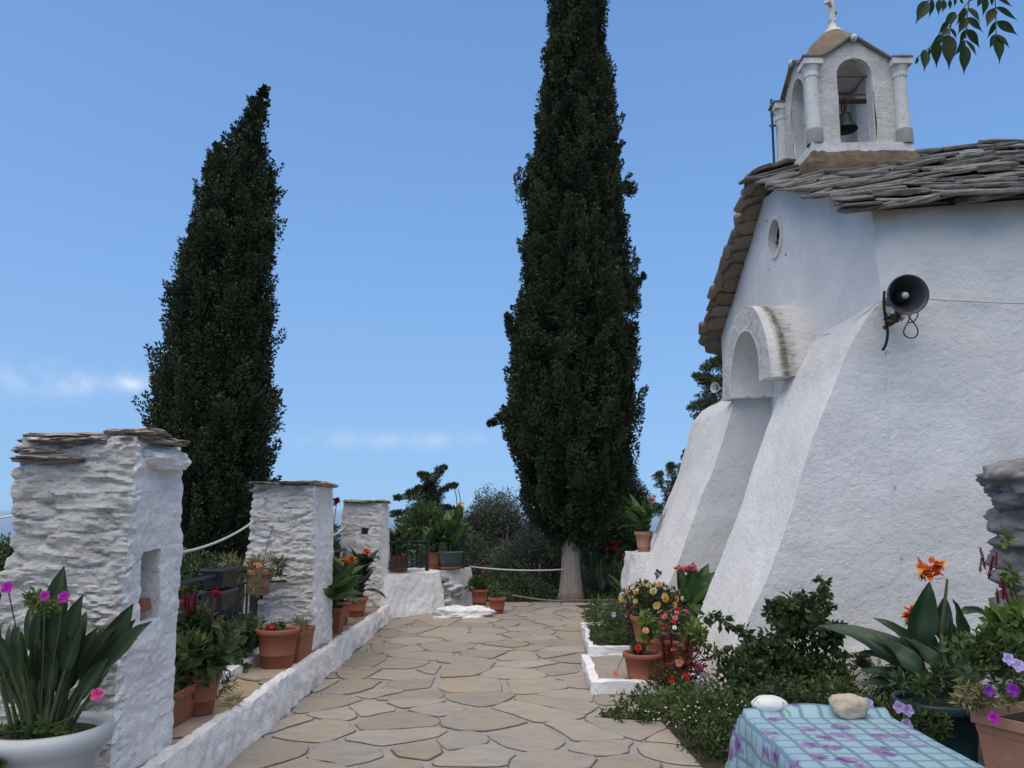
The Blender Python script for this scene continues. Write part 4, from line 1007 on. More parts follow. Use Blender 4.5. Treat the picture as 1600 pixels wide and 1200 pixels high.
px_tree('leafy_bush', 'low green bush to the right of the cypress trunk base', 940, 925, 90, 70, 15.8, 'dark_bush_leaf', 110, 110, .055, .025, 10, drop=.4, trunk=.03, cr=.2)
px_tree('leafy_bush', 'dry yellowish-green bush at the cypress trunk foot', 918, 943, 50, 22, 15.2, 'bush_leaf', 40, 90, .045, .02, 11, drop=.2, trunk=.02, cr=.12)
px_tree('leafy_bush', 'green bush beyond the tallest pillar on the slope', 2, 905, 70, 90, 9.5, 'bush_leaf', 110, 110, .06, .03, 12, drop=1.6, trunk=.03, cr=.17)
px_tree('evergreen_tree', 'dark bushy tree behind the ledge between the rear pillars', 512, 885, 60, 120, 16.5, 'dark_bush_leaf', 110, 110, .075, .03, 13, lobes=LOB, cr=.22)
px_tree('leafy_bush', 'dark bush below the leaning cypress behind the railing', 330, 940, 140, 150, 10.4, 'dark_bush_leaf', 150, 110, .06, .028, 14, drop=1.2, trunk=.03, cr=.2)
px_tree('leafy_bush', 'broad dark bush behind the teal pot and olives', 680, 905, 120, 80, 17.2, 'dark_bush_leaf', 120, 110, .07, .03, 15, drop=.8, trunk=.03, cr=.22)

def limb_tree(name, label, Y, trunk, limbs, zb, mat, r=.17, L=.065, per=110):
    p = [on_y(x, y, Y) for x, y in trunk]; root = thing(name, label, 'tree', (p[0].x, Y, zb))
    m = MB(); m.tube([Vector((p[0].x, Y, zb))] + p, [.12]+[.09*(1-.8*i/len(p)) for i in range(len(p))], 7); m.o('trunk', 'bark', root, True)
    lv = Leaves(); rr = random.Random(3)
    for (lb, k) in limbs:
        q = [on_y(x, y, Y) + Vector((0, rr.uniform(-.5, .5), 0)) for x, y in lb]
        b = MB(); b.tube(q, [.035, .03, .02, .012][:len(q)] + [.012]*max(0, len(q)-4), 5); b.o('branch', 'bark', root)
        sl = smoothline(q, 5)
        for i, s_ in enumerate(sl):
            f = r*k*(1.1-.65*i/len(sl)); lv.blob(s_ + Vector((rr.gauss(0, .05), rr.gauss(0, .12), .02)), (f, f, f*.62), per, L, L*.45, shell=.2, tv=.5, t0=rr.random()*.4, up=.5)
    lv.o('crown', mat, root); return root
limb_tree('layered_conifer', 'dark layered conifer with spreading tiers and bent top beyond the end wall', 21, [(672, 880), (672, 800), (675, 760), (688, 735)],
          [([(672, 800), (648, 778), (622, 780)], 1.2), ([(672, 790), (645, 800), (618, 805)], 1.3), ([(674, 775), (650, 768), (640, 772)], 1.1), ([(676, 765), (665, 745), (655, 742)], 1.), ([(678, 765), (682, 745), (692, 730)], 1.),
           ([(674, 785), (694, 766), (706, 758)], 1.), ([(674, 800), (695, 795), (712, 800)], 1.2), ([(672, 810), (690, 806), (700, 815)], 1.3), ([(670, 812), (650, 815), (630, 815)], 1.3), ([(675, 780), (668, 770), (662, 765)], 1.5), ([(675, 795), (672, 785), (678, 772)], 1.7)], -4, 'cypress_leaf', .165)
limb_tree('conifer', 'slim dark conifer tips close to the sloping far buttress', 18, [(1050, 900), (1052, 840), (1054, 790)],
          [([(1052, 800), (1035, 760), (1027, 742)], 1.), ([(1055, 790), (1042, 770), (1046, 752)], 1.), ([(1056, 760), (1050, 735), (1058, 725)], .8), ([(1058, 770), (1070, 745), (1075, 728)], .8), ([(1062, 740), (1068, 715), (1078, 705)], .7),
           ([(1052, 830), (1032, 800), (1022, 790)], 1.2), ([(1054, 840), (1062, 810), (1070, 800)], 1.2)], -3, 'pine_leaf', .14, .05)
limb_tree('conifer', 'dark conifer showing beside the far roof corner of the church', 17.5, [(1140, 800), (1138, 700), (1134, 640)],
          [([(1128, 660), (1105, 650), (1090, 655)], 1.2), ([(1126, 625), (1105, 605), (1088, 602)], 1.3), ([(1126, 600), (1110, 590), (1098, 585)], 1.2), ([(1126, 580), (1118, 568), (1110, 572)], 1.2), ([(1128, 640), (1100, 632), (1086, 636)], 1.2), ([(1127, 615), (1115, 600), (1108, 615)], 1.8), ([(1128, 645), (1114, 640), (1106, 630)], 1.6), ([(1128, 570), (1130, 555), (1138, 545)], 1.2)], -3, 'pine_leaf', .18, .06)

# ================================================================== LEAF AND FLOWER SHAPES
def paddle(name, mat, n=7, bend=.35, fold=.18, wprof=None, wave=0., petiole=0.):
    """broad leaf along +X, length 1, half-width about .17, curving down; light midrib"""
    V = []; T = []; F = []
    for i in range(n+1):
        t_ = i/n; wv = (math.sin(PI*min(1, t_**.75*1.0))**.8)*.17 if wprof is None else wprof(t_)
        if i == n: wv = .004
        x = t_*(1-.25*bend*t_*t_); z = -bend*t_*t_
        for j, s_ in enumerate((-1, -.5, 0, .5, 1)):
            V.append((x, s_*wv, z + abs(s_)*wv*fold*2 + wave*math.sin(t_*9+s_)*wv)); g = .55 if s_ == 0 else 0.; T.append((rnd.random()*.6+.2*abs(s_), g, 0))
    for i in range(n):
        for j in range(4): F.append((i*5+j, (i+1)*5+j, (i+1)*5+j+1, i*5+j+1))
    return mesh(name, V, F, mat, T, True)
def orient(p, d, up=(0, 0, 1), L=1., W=1.):
    d = Vector(d).normalized(); u = Vector(up); y = u.cross(d)
    if y.length < 1e-3: y = Vector((0, 1, 0))
    y.normalize(); z = d.cross(y)
    Mx = Matrix((d, y, z)).transposed().to_4x4(); return Matrix.Translation(Vector(p)) @ Mx @ Matrix.Diagonal((L, L*W, L, 1))
CANNA = [paddle('leaf', 'canna_leaf', 7, b, f, None, wv) for b, f, wv in ((.15, .25, .15), (.35, .18, .2), (.6, .12, .25))]
CANNA_D = [paddle('leaf', 'canna_dark_leaf', 8, b, f, None, wv) for b, f, wv in ((.12, .3, .2), (.4, .2, .3), (.75, .15, .3))]
STREL = [paddle('leaf', 'strelitzia_leaf', 7, b, f, lambda t: .15*math.sin(PI*min(1, t**.85))**.7, .12) for b, f in ((.05, .4), (.2, .3), (.5, .3))]
ROSEL = paddle('leaf', 'bush_leaf', 3, .3, .2)
def head(kind_, mat, seed=1):
    r_ = random.Random(seed); m = MB()
    def petal(p, d, L, W, curl=.3, n=3, tb=.0, tt=1.):
        M_ = orient(p, d, (r_.uniform(-.3, .3), r_.uniform(-.3, .3), 1), 1, 1); V = []; T = []
        for i in range(n+1):
            t_ = i/n; w_ = W*math.sin(PI*(.12+.80*t_))**.8
            for s_ in (-1, 0, 1): V.append(M_ @ Vector((L*t_, s_*w_, curl*L*t_*t_ + abs(s_)*w_*.25))); T.append(tb+(tt-tb)*t_)
        b = len(m.v); m.v += [tuple(v) for v in V]; m.t += T
        for i in range(n):
            for j in range(2): m.f.append((b+i*3+j, b+(i+1)*3+j, b+(i+1)*3+j+1, b+i*3+j+1))
    if kind_ == 'canna':
        for k in range(46):
            z = r_.uniform(-.6, .8); a = r_.uniform(0, 2*PI); petal((.3*math.cos(a), .3*math.sin(a), z*.8), (math.cos(a), math.sin(a), r_.uniform(-.5, 1.2)), r_.uniform(.4, .75), .20, r_.uniform(-1.2, .9), 3, -.6, r_.uniform(.3, 1.3))
    elif kind_ == 'mum':
        for ring, n, e in ((0, 12, .15), (1, 10, .6), (2, 7, 1.3)):
            for k in range(n):
                a = 2*PI*(k+.5*ring)/n; petal((0, 0, .1*ring), (math.cos(a), math.sin(a), e), 1-.22*ring, .22, .2, 2)
    elif kind_ == 'rose':
        for ring, n, e, L in ((0, 6, .3, 1.), (1, 6, .9, .95), (2, 5, 1.8, .9), (3, 3, 4., .85)):
            for k in range(n):
                a = 2*PI*(k+.5*ring)/n; petal((0, 0, 0), (math.cos(a), math.sin(a), e), L, .5, -.35 if ring else .1, 3)
    elif kind_ == 'petunia':
        for k in range(5):
            a = 2*PI*k/5; petal((0, 0, 0), (math.cos(a), math.sin(a), .35), 1., .56, -.2, 3)
    elif kind_ == 'spike':                               # tapering plume, 1 high
        for k in range(70):
            t_ = k/70; a = k*2.4; rr = .16*(1-t_)**.8+.02; petal((0, 0, t_*.95), (math.cos(a), math.sin(a), 1.), rr+.05, .05, 0, 1, 0, r_.random())
    elif kind_ == 'comb':                                # crested cockscomb
        for k in range(90):
            u = r_.uniform(-1, 1); a = r_.uniform(0, 2*PI); petal((u*.7, math.sin(u*7)*.15, .2-.25*u*u), (u*.5, math.cos(a)*.6, 1.), .45, .12, .3, 1, 0, r_.random())
    return m.me('flower', mat)
HEADS = {}
def flower(parent, p, size, kind_, mat, d=(0, 0, 1), name='flower'):
    key = (kind_, mat)
    if key not in HEADS: HEADS[key] = head(kind_, mat, len(HEADS)+1)
    q = Vector(d).normalized().to_track_quat('Z', 'Y').to_matrix().to_4x4() @ Matrix.Rotation(rnd.uniform(0, 6), 4, 'Z')
    return inst(name, HEADS[key], parent, Matrix.Translation(Vector(p)) @ q @ Matrix.Diagonal((size, size, size, 1)))

# ------------------------------------------------------------------ pots (all local to their thing, base at z = 0)
def round_pot(parent, rt, rb, h, mat, rim=.045, lip=.018, fill=.9, seg=36, roll=False):
    if roll: pr_ = [(0, 0), (rb, 0), (rt*.90, h-rim*1.6), (rt*.94, h-rim*1.5), (rt*.92, h-rim*1.3), (rt+lip, h-rim*1.0), (rt+lip*1.35, h-rim*.5), (rt+lip, h-.004), (rt-.01, h), (rt-.035, h-.02), (rt*.86, h*.75), (0, h*.75)]
    else: pr_ = [(0, 0), (rb*.97, 0), (rb, .008), (rb+(rt-rb)*.32, h*.32), (rb+(rt-rb)*.33+.004, h*.325), (rb+(rt-rb)*.35, h*.34), (rt-.006, h-rim-.004), (rt+lip*.8, h-rim), (rt+lip, h-rim+.006), (rt+lip, h-.008), (rt+lip-.006, h), (rt-.008, h), (rt-.014, h-.02), (rt*.93, h*.8), (0, h*.8)]
    m = MB(); m.lathe(pr_, seg=seg); inst('pot', m.me('pot', mat, True), parent)
    m = MB(); m.lathe([(rt*.965, h*fill), (rt*.6, h*fill+.012), (0, h*fill+.018)], seg=20); inst('soil', m.me('soil', 'soil', True), parent)
def trough(parent, lx, ly, h, mat, rz=0., fill=.85):
    m = MB(); k = .84
    def ring(a, z): return [(sx*a*lx/2+0*sx, sy*(ly/2-(1-a)*lx/2), z) for sx, sy in ((-1, -1), (1, -1), (1, 1), (-1, 1))]
    lv = [ring(k, 0), ring(k+.10, h*.68), ring(k+.115, h*.69), ring(.985, h-.05), ring(1.06, h-.045), ring(1.06, h), ring(.97, h), ring(.93, h*.7)]
    V = [p for r_ in lv for p in r_]; F = [(3, 2, 1, 0)]
    for i in range(len(lv)-1):
        for j in range(4): F.append((i*4+j, i*4+(j+1) % 4, (i+1)*4+(j+1) % 4, (i+1)*4+j))
    F.append(tuple((len(lv)-1)*4+j for j in range(4)))
    m.add(V, F); inst('pot', m.me('pot', mat), parent)
    m = MB(); m.add(ring(.955, h*fill), [(0, 1, 2, 3)]); inst('soil', m.me('soil', 'soil'), parent)
def canna_plant(parent, z0, H, n, L, col='petal_orange', heads=2, dark=False, seed=0, wide=.10, lean=None, fsize=.07, W=1., stems=4):
    r_ = random.Random(seed); SET = CANNA_D if dark else CANNA
    tips = []
    for s_ in range(stems):
        a = 2*PI*s_/stems + r_.uniform(-.5, .5); b = Vector((math.cos(a)*wide*r_.uniform(.2, 1), math.sin(a)*wide*r_.uniform(.2, 1), z0))
        hh = H*r_.uniform(.72, 1.) if s_ >= heads else H
        t_ = b + Vector((math.cos(a)*.10*H+r_.uniform(-.03, .03), math.sin(a)*.10*H, hh-z0 if hh > z0 else hh)) ; tips.append((b, t_))
        m = MB(); m.tube([b, b.lerp(t_, .5)+Vector((r_.uniform(-.01, .01), 0, 0)), t_], [.014, .011, .006], 6); inst('stem', m.me('stem', 'stem', True), parent)
    for k in range(n):
        b, t_ = tips[k % stems]; f = r_.uniform(.02, .78); p = b.lerp(t_, f); a = r_.uniform(0, 2*PI) if lean is None else lean + r_.gauss(0, 1.3)
        e = r_.uniform(.8, 2.6) if f > .3 else r_.uniform(.5, 1.6)
        l_ = L*r_.uniform(.7, 1.15)*(1.05-.35*f)
        inst('leaf', SET[r_.choice((0, 0, 1, 1, 2))], parent, orient(p, (math.cos(a), math.sin(a), e), (0, 0, 1), l_, W*r_.uniform(.85, 1.15)))
    for s_ in range(heads):
        p = tips[s_][1]; flower(parent, p, fsize*r_.uniform(.85, 1.1), 'canna', col)
    return tips
def filler(parent, c, rad, n, L, W, mat, name='foliage', **k):
    nc = max(4, n//40); lv = Leaves(); base = offset(parent)
    cc = Vector(c) + base
    clumps(lv, cc, rad, nc, min(rad)*.42, n//nc, L, W, .3, 1., **k); return lv.o(name, mat, parent)
def mound(label, loc, fillers, flowers=(), pot=None, name='potted_plant', cat='potted plant', group=None, rz=0.):
    """a potted or bedded plant: fillers = (centre, radii, n, L, W, material), flowers = (kind, material, count, size, centre, radii)"""
    root = thing(name, label, cat, loc, group)
    if pot: pot(root)
    for (c, rad, n, L, W, mat) in fillers: filler(root, c, rad, n, L, W, mat)
    for (kd_, mat, n, size, c, rad) in flowers:
        for k in range(n):
            d = Vector((rnd.gauss(0, 1), rnd.gauss(0, 1)-.9, rnd.gauss(.7, .7))).normalized()
            p = Vector(c) + Vector((d.x*rad[0], d.y*rad[1], abs(d.z)*rad[2] if kd_ not in ('spike',) else d.z*rad[2]*.6))
            flower(root, p, size*rnd.uniform(.8, 1.2), kd_, mat, d if kd_ not in ('spike', 'comb') else (d.x*.2, d.y*.2, 1))
    return root

# ================================================================== LEFT: POTS ON THE LEDGE
# big white pot with bird-of-paradise leaves
c = Vector((-2.05, 3.72, lz(3.7)))
rt = thing('potted_plant', 'big white plastic pot of tall paddle leaves in front of the tallest pillar', 'potted plant', c)
round_pot(rt, .245, .185, .36, 'white_plastic', .075, .02, .88, 44, True)
r_ = random.Random(12)
def strel(p, tip_dir, hl, L, k, W=1.):
    d = Vector(tip_dir).normalized(); e = Vector(p) + d*hl + Vector((0, 0, 0))
    mid = Vector(p).lerp(e, .5) + Vector((-d.x, -d.y, 0))*.06*hl
    m = MB(); sl = smoothline([p, mid, e], 4); m.tube(sl, [.012-.006*i/len(sl) for i in range(len(sl))], 5); inst('petiole', m.me('petiole', 'stem', True), rt)
    dd = (d + Vector((d.x, d.y, 0))*.25).normalized()
    side = Vector((r_.uniform(-1, 1), -1, r_.uniform(.1, .8)))
    inst('leaf', STREL[k], rt, orient(e - dd*.02, dd, side, L, W))
for k in range(46):
    a = r_.uniform(0, 2*PI); s_ = r_.uniform(.05, .62)**1.; d = (math.cos(a)*s_*1.15, math.sin(a)*s_*.7, 1)
    strel((math.cos(a)*.10*r_.random(), math.sin(a)*.08*r_.random(), .31), d, r_.uniform(.20, .38), r_.uniform(.18, .27), r_.choice((0, 0, 1, 1, 2)), r_.uniform(.7, 1.0))
for (tx, ty, bx_) in ((190, 955, .02), (215, 975, .08), (95, 905, .0), (120, 945, .03), (30, 1000, -.1), (-20, 990, -.14), (165, 985, .05), (10, 1040, -.12), (140, 990, .02), (175, 1000, .06)):
    e = on_y(tx, ty, 3.66+r_.uniform(-.1, .1)) - c; b = Vector((bx_, 0, .30)); d = e-b; hl = d.length
    strel(b, d, hl*.52, hl*.60, 0 if tx > 60 else 1, .95)
filler(rt, (-.02, -.02, .345), (.19, .17, .05), 420, .05, .026, 'bush_leaf', 'ground_foliage')
filler(rt, (-.07, -.30, .26), (.05, .03, .14), 150, .05, .034, 'bush_leaf', 'trailing_vine'); filler(rt, (.02, -.29, .10), (.06, .03, .07), 60, .045, .032, 'bush_leaf', 'trailing_vine')
filler(rt, on_y(58, 942, 3.62)-c, (.09, .08, .055), 420, .03, .010, 'light_leaf', 'light_foliage')
for (x, y, s_, mt) in ((70, 931, .022, 'petal_magenta'), (100, 933, .026, 'petal_magenta'), (152, 1085, .028, 'petal_rose'), (12, 918, .026, 'petal_magenta')):
    p = on_y(x, y, 3.5) - c; flower(rt, p, s_, 'petunia', mt, (.2, -1, .3))
    m = MB(); m.tube(smoothline([p, p.lerp(Vector((0, 0, .36)), .5)+Vector((0, -.02, -.03)), (0, -.05, .36)], 4), .0035, 4); inst('flower_stalk', m.me('flower_stalk', 'stem'), rt)

def at(px, py, z): return on_z(px, py, z)
# trough and cockscomb pot by the tallest pillar
mound('terracotta trough tucked behind the side of the tallest pillar', (-2.16, 5.18, lz(5.2)), [((0, -.05, .24), (.09, .2, .08), 160, .11, .016, 'bush_leaf')], (), lambda r: trough(r, .22, .62, .21, 'terracotta'))
rt = mound('terracotta pot of leafy cockscomb with a crimson crest beside the tallest pillar', (-2.07, 5.55, lz(5.5)),
      [((-.04, -.02, .38), (.19, .17, .19), 620, .115, .06, 'bush_leaf'), ((-.06, .02, .55), (.10, .09, .16), 140, .09, .045, 'bush_leaf'), ((-.1, .05, .26), (.12, .1, .1), 120, .11, .05, 'light_leaf')],
      (('spike', 'petal_maroon', 5, .14, (-.08, 0, .62), (.17, .12, .1)),), lambda r: round_pot(r, .13, .095, .26, 'terracotta', .045, .012))
flower(rt, on_y(337, 930, 5.5)-Vector(rt.location), .055, 'comb', 'petal_red', name='crest'); flower(rt, on_y(286, 945, 5.5)-Vector(rt.location), .05, 'comb', 'petal_pink', name='crest')
for (x, y) in ((337, 935), (286, 950), (322, 950), (298, 970)):
    p = on_y(x, y, 5.5)-Vector(rt.location); m = MB(); m.tube([(p.x*.3, 0, .25), p], .006, 5); inst('stem', m.me('stem', 'red_stem'), rt)
rt = mound('straggly red carnation sprawling over the ledge flagstones', (-2.05, 5.9, lz(5.9)), [((.02, -.05, .12), (.10, .16, .09), 160, .07, .008, 'bush_leaf'), ((.05, -.1, .03), (.14, .2, .025), 120, .08, .007, 'dry_leaf')],
      (), None, 'carnation_plant', 'plant')
for (x, y) in ((338, 1029), (347, 1032), (341, 1038), (350, 1040), (330, 1026)): flower(rt, on_y(x, y, 5.85)-Vector(rt.location), .02, 'rose', 'petal_red', (.2, -1, .6))
# hanging pot of dry succulents
c = on_y(403, 929, 7.72)
rt = mound('terracotta pot of dry straggly succulents hung at the drain-pipe pillar', c,
      [((0, 0, .27), (.16, .13, .08), 380, .09, .009, 'dry_leaf'), ((-.20, 0, .10), (.10, .1, .26), 420, .11, .009, 'bush_leaf'), ((.05, -.14, .12), (.08, .03, .16), 120, .08, .01, 'dry_leaf'), ((.17, -.03, .16), (.05, .06, .18), 130, .10, .010, 'bush_leaf'), ((-.30, 0, .28), (.08, .07, .12), 110, .09, .009, 'dry_leaf')],
      (('rose', 'petal_salmon', 2, .03, (0, -.1, .26), (.05, .05, .02)),), lambda r: round_pot(r, .125, .09, .235, 'terracotta_pale', .05, .012))
m = MB(); m.tube([(.02, .03, .24), (.06, .03, .48), (.10, .03, .62)], .004, 4); inst('dry_stalk', m.me('dry_stalk', 'old_wood'), rt)
m = MB(); m.tube([(-.16, .06, .10), (0, .15, .1), (.2, .3, .1)], .012, 5); inst('hanger', m.me('hanger', 'black_metal'), rt)
# big terracotta pot, trough and creeper by the second pillar
mound('large terracotta pot with small red petunias standing on the ledge', (-2.045, 7.25, lz(7.2)), [((0, 0, .325), (.16, .15, .035), 420, .03, .014, 'bush_leaf')], (('petunia', 'petal_red', 3, .024, (.0, -.05, .34), (.12, .1, .03)),), lambda r: round_pot(r, .175, .135, .32, 'terracotta', .04, .014, .93))
mound('terracotta trough with dry seedlings behind the large petunia pot', (-1.985, 7.66, lz(7.6)), [((0, 0, .28), (.09, .18, .06), 180, .05, .009, 'dry_leaf'), ((.07, -.1, .28), (.06, .05, .05), 60, .05, .008, 'dry_leaf')], (), lambda r: trough(r, .2, .5, .26, 'terracotta'))
mound('dark green broad-leaved creeper spilling over the plinth and railing', (-2.36, 7.15, lz(7.1)+.14), [((0, 0, .12), (.16, .34, .15), 300, .10, .085, 'dark_bush_leaf'), ((.08, -.15, .0), (.09, .2, .1), 90, .09, .07, 'dark_bush_leaf')], (), None, 'creeper', 'plant')

# row of cannas between the rear pillars
LABS = ['potted canna with red flower buds next to the drain-pipe pillar', 'square terracotta pot of light green cannas, second in the row from the drain-pipe pillar', 'terracotta pot with a big ruffled orange and yellow canna bloom', 'terracotta pot of dark-leaved canna nearest the white end wall']
for k, (x, y, sz, hh, H) in enumerate(((-2.10, 8.98, .11, .26, .62), (-2.07, 9.42, .14, .28, .56), (-2.09, 10.05, .12, .28, .74), (-2.06, 10.95, .135, .25, .82))):
    rt = thing('potted_canna', LABS[k], 'potted plant', (x, y, lz(y)), 'row of cannas on the ledge')
    if k == 1: trough(rt, .30, .30, hh, 'terracotta')
    else: round_pot(rt, sz, sz*.72, hh, 'terracotta', .045, .012)
    canna_plant(rt, hh*.85, H, (26, 32, 28, 32)[k], .50, 'petal_red' if k == 0 else 'petal_orange', (2, 0, 1, 1)[k], k == 3, 40+k, .09, None, (.035, .05, .105, .075)[k], 1.15, 5)
    filler(rt, (0, 0, hh*.95), (.1, .1, .04), 70, .05, .025, 'dry_leaf', 'litter')
rt = thing('canna_plant', 'tall canna with dark red bloom beyond the railing between the rear pillars', 'plant', (-2.86, 11.9, -.2)); canna_plant(rt, 0, 1.95, 18, .6, 'petal_maroon', 1, True, 61, .15, None, .07, .9, 4)

# pots on the end wall
rt = thing('potted_canna', 'canna with orange buds in a terracotta box behind the railing panel', 'potted plant', (-1.88, 13.42, .645)); trough(rt, .36, .28, .26, 'terracotta'); canna_plant(rt, .22, .66, 36, .46, 'petal_salmon', 2, False, 71, .14, None, .045, 1.15, 5)
rt = thing('potted_canna', 'canna in a terracotta pot beside the teal pot on the end wall', 'potted plant', (-1.33, 14.05, .645)); round_pot(rt, .14, .11, .28, 'terracotta', .04, .012); canna_plant(rt, .24, .72, 22, .45, 'petal_apricot', 1, False, 72, .09, None, .075, 1.15, 4)
rt = thing('potted_canna', 'tall canna with yellow-orange bloom in a teal plastic pot on a saucer', 'potted plant', (-1.05, 13.93, .645))
m = MB(); m.lathe([(0, 0), (.17, 0), (.20, .04), (.18, .045), (0, .03)], seg=30); inst('saucer', m.me('saucer', 'terracotta', True), rt)
hh = MB(); hh.lathe([(0, .035), (.155, .035), (.20, .27), (.225, .275), (.225, .30), (.195, .30), (.18, .24), (0, .24)], seg=34); inst('pot', hh.me('pot', 'teal_plastic', True), rt)
m = MB(); m.lathe([(.19, .27), (0, .285)], seg=20); inst('soil', m.me('soil', 'soil'), rt)
canna_plant(rt, .27, 1.05, 34, .46, 'petal_apricot', 1, False, 73, .12, None, .085, 1.25, 5)
for s_ in (.06, .12): m = MB(); m.tube(smoothline([(s_, 0, .6), (s_+.04, 0, 1.1), (s_+.0, 0, 1.35)], 4), .008, 5); inst('seed_stalk', m.me('seed_stalk', 'stem'), rt)
mound('dark terracotta pot of leafy green canna on the paving beside the end wall', (-.55, 13.95, 0), [((0, 0, .42), (.16, .16, .14), 260, .12, .045, 'dark_bush_leaf')], (('rose', 'petal_red', 1, .03, (.08, -.02, .6), (.02, .02, .02)),), lambda r: round_pot(r, .14, .105, .31, 'terracotta', .04, .012))
mound('terracotta pot of fine green foliage standing alone on the paving', (-.24, 13.1, 0), [((0, .02, .34), (.15, .14, .13), 420, .06, .014, 'bush_leaf'), ((.1, .25, .25), (.2, .12, .12), 220, .06, .012, 'bush_leaf')], (), lambda r: round_pot(r, .135, .10, .265, 'terracotta', .045, .012))

# ropes and hoses
def line(name, label, pts, r_, mat, cat): return tag(MB().tube(pts, r_, 6).o(name, mat, None, True), label, cat)
line('rope', 'white rope sagging between the tallest pillar and the drain-pipe pillar', sagline((-2.30, 4.78, 1.34), (-2.55, 8.06, 1.52), .10), .011, 'cable_white', 'rope')
line('rope', 'white rope between the two rear pillars', sagline((-2.30, 8.86, 1.38), (-2.52, 12.32, 1.40), .12), .012, 'cable_white', 'rope')
line('rope', 'thin dark cord leading away from the tallest pillar over the slope', sagline((-2.64, 4.4, 1.59), (-5.2, 5.6, 1.5), .05), .006, 'cable_white', 'rope')
line('rope', 'rope stretched from the end wall towards the cypress trunk', sagline((-.75, 14.35, .66), (.95, 14.8, .58), .04), .012, 'cable_white', 'rope')
line('garden_hose', 'pale garden hose lying at the path end by the cypress', smoothline([(-.3, 14.55, .22), (.15, 14.6, .12), (.7, 14.62, .05), (1.2, 14.66, .05), (1.9, 14.6, .06)], 5), .016, 'old_wood', 'hose')

# ================================================================== RIGHT: BEDS AND POTS BY THE CHURCH
def bed(label, P, h, wdt=.10, fill='soil', fz=.06):
    rt = thing('white_kerb_bed', label, 'flower bed', (sum(p[0] for p in P)/4, sum(p[1] for p in P)/4, 0), 'white-edged beds by the church')
    for k in range(4):
        a, b = Vector(P[k]), Vector(P[(k+1) % 4]); c = sum((Vector(p) for p in P), Vector((0, 0)))/4
        ai, bi = a+(c-a).normalized()*wdt*1.3, b+(c-b).normalized()*wdt*1.3; s = Sheet()
        s.quad((a.x, a.y, -.02), (b.x, b.y, -.02), (b.x, b.y, h), (a.x, a.y, h), .04, .05); s.quad((a.x, a.y, h), (b.x, b.y, h), (bi.x, bi.y, h+.004), (ai.x, ai.y, h+.004), .04, .05)
        s.quad((ai.x, ai.y, h+.004), (bi.x, bi.y, h+.004), (bi.x, bi.y, -.02), (ai.x, ai.y, -.02), .05)
        s.o('kerb_stone', 'limewash', rt, wob(.022, 3.5, .010, 12))
    s = Sheet(); s.quad(*[(p[0], p[1], fz) for p in [Vector(p)+(c-Vector(p))*.06 for p in P]], .08); s.o('bed_fill', fill, rt, wob(.02, 5)); return rt
bed('white-edged bed of feathery greenery beside the path', [(.84, 9.05), (1.75, 9.05), (1.85, 11.3), (.93, 11.0)], .15, .09, 'soil', .12)
bed('white-rimmed stone step beside the front terracotta pot', [(.70, 7.42), (1.75, 7.42), (1.75, 8.88), (.74, 8.88)], .11, .10, 'paving', .100)
P = [(1.25, 4.3), (3.6, 4.3), (7.2, 4.6), (7.2, 7.3), (2.2, 7.45), (1.0, 7.35), (1.15, 6.4)]
o = MB().add([(x, y, .02) for x, y in P], [tuple(range(7))]).o('garden_soil', 'soil'); kind(o, 'structure')
o = MB().add([(x, y, .012) for x, y in ((1.75, 7.4), (2.6, 7.4), (2.6, 13), (1.75, 12.8), (1.3, 14.6), (1.0, 14.6), (1.75, 11))], [tuple(range(7))]).o('garden_soil', 'soil'); kind(o, 'structure')

mound('feathery green fennel-like plants in the white-edged bed', (1.12, 9.75, .12), [((0, -.1, .16), (.26, .5, .22), 2200, .06, .009, 'bush_leaf'), ((.25, .25, .26), (.3, .5, .30), 1500, .06, .013, 'dark_bush_leaf'), ((.05, -.5, .08), (.25, .15, .14), 600, .05, .012, 'bush_leaf'), ((.4, -.3, .18), (.25, .25, .22), 700, .05, .016, 'dark_bush_leaf')],
      (('petunia', 'petal_lilac', 2, .03, (.1, -.2, .3), (.1, .1, .06)),), None, 'bedding_plant', 'plant')
mound('dark red cockscomb standing in the white-edged bed', (1.42, 9.45, .12), [((0, 0, .25), (.13, .13, .25), 300, .07, .02, 'red_leaf'), ((0, 0, .15), (.2, .2, .14), 260, .06, .02, 'dark_bush_leaf')], (('spike', 'petal_maroon', 4, .2, (0, 0, .35), (.08, .08, .08)), ('comb', 'petal_maroon', 2, .075, (0, 0, .52), (.03, .03, .04))), None, 'cockscomb', 'plant')
mound('small terracotta pot of spiky green leaves at the bed corner', (1.13, 11.35, .0), [((0, 0, .24), (.13, .12, .13), 160, .14, .018, 'bush_leaf'), ((.2, -.2, .2), (.25, .2, .2), 420, .1, .014, 'bush_leaf')], (), lambda r: round_pot(r, .08, .06, .16, 'terracotta', .03, .01))
rt = mound('terracotta pot crowded with yellow and white chrysanthemums', (1.50, 8.95, .10), [((0, 0, .56), (.30, .28, .17), 1900, .05, .026, 'dark_bush_leaf'), ((.12, .05, .70), (.06, .05, .14), 130, .05, .025, 'dark_bush_leaf')],
      (('mum', 'petal_yellow', 12, .036, (0, 0, .53), (.34, .32, .22)), ('mum', 'petal_cream', 12, .035, (0, 0, .53), (.34, .32, .22)), ('mum', 'petal_apricot', 9, .033, (0, 0, .53), (.34, .32, .22)), ('mum', 'petal_white', 8, .03, (0, 0, .53), (.34, .32, .22))), lambda r: round_pot(r, .205, .145, .40, 'terracotta', .05, .016))
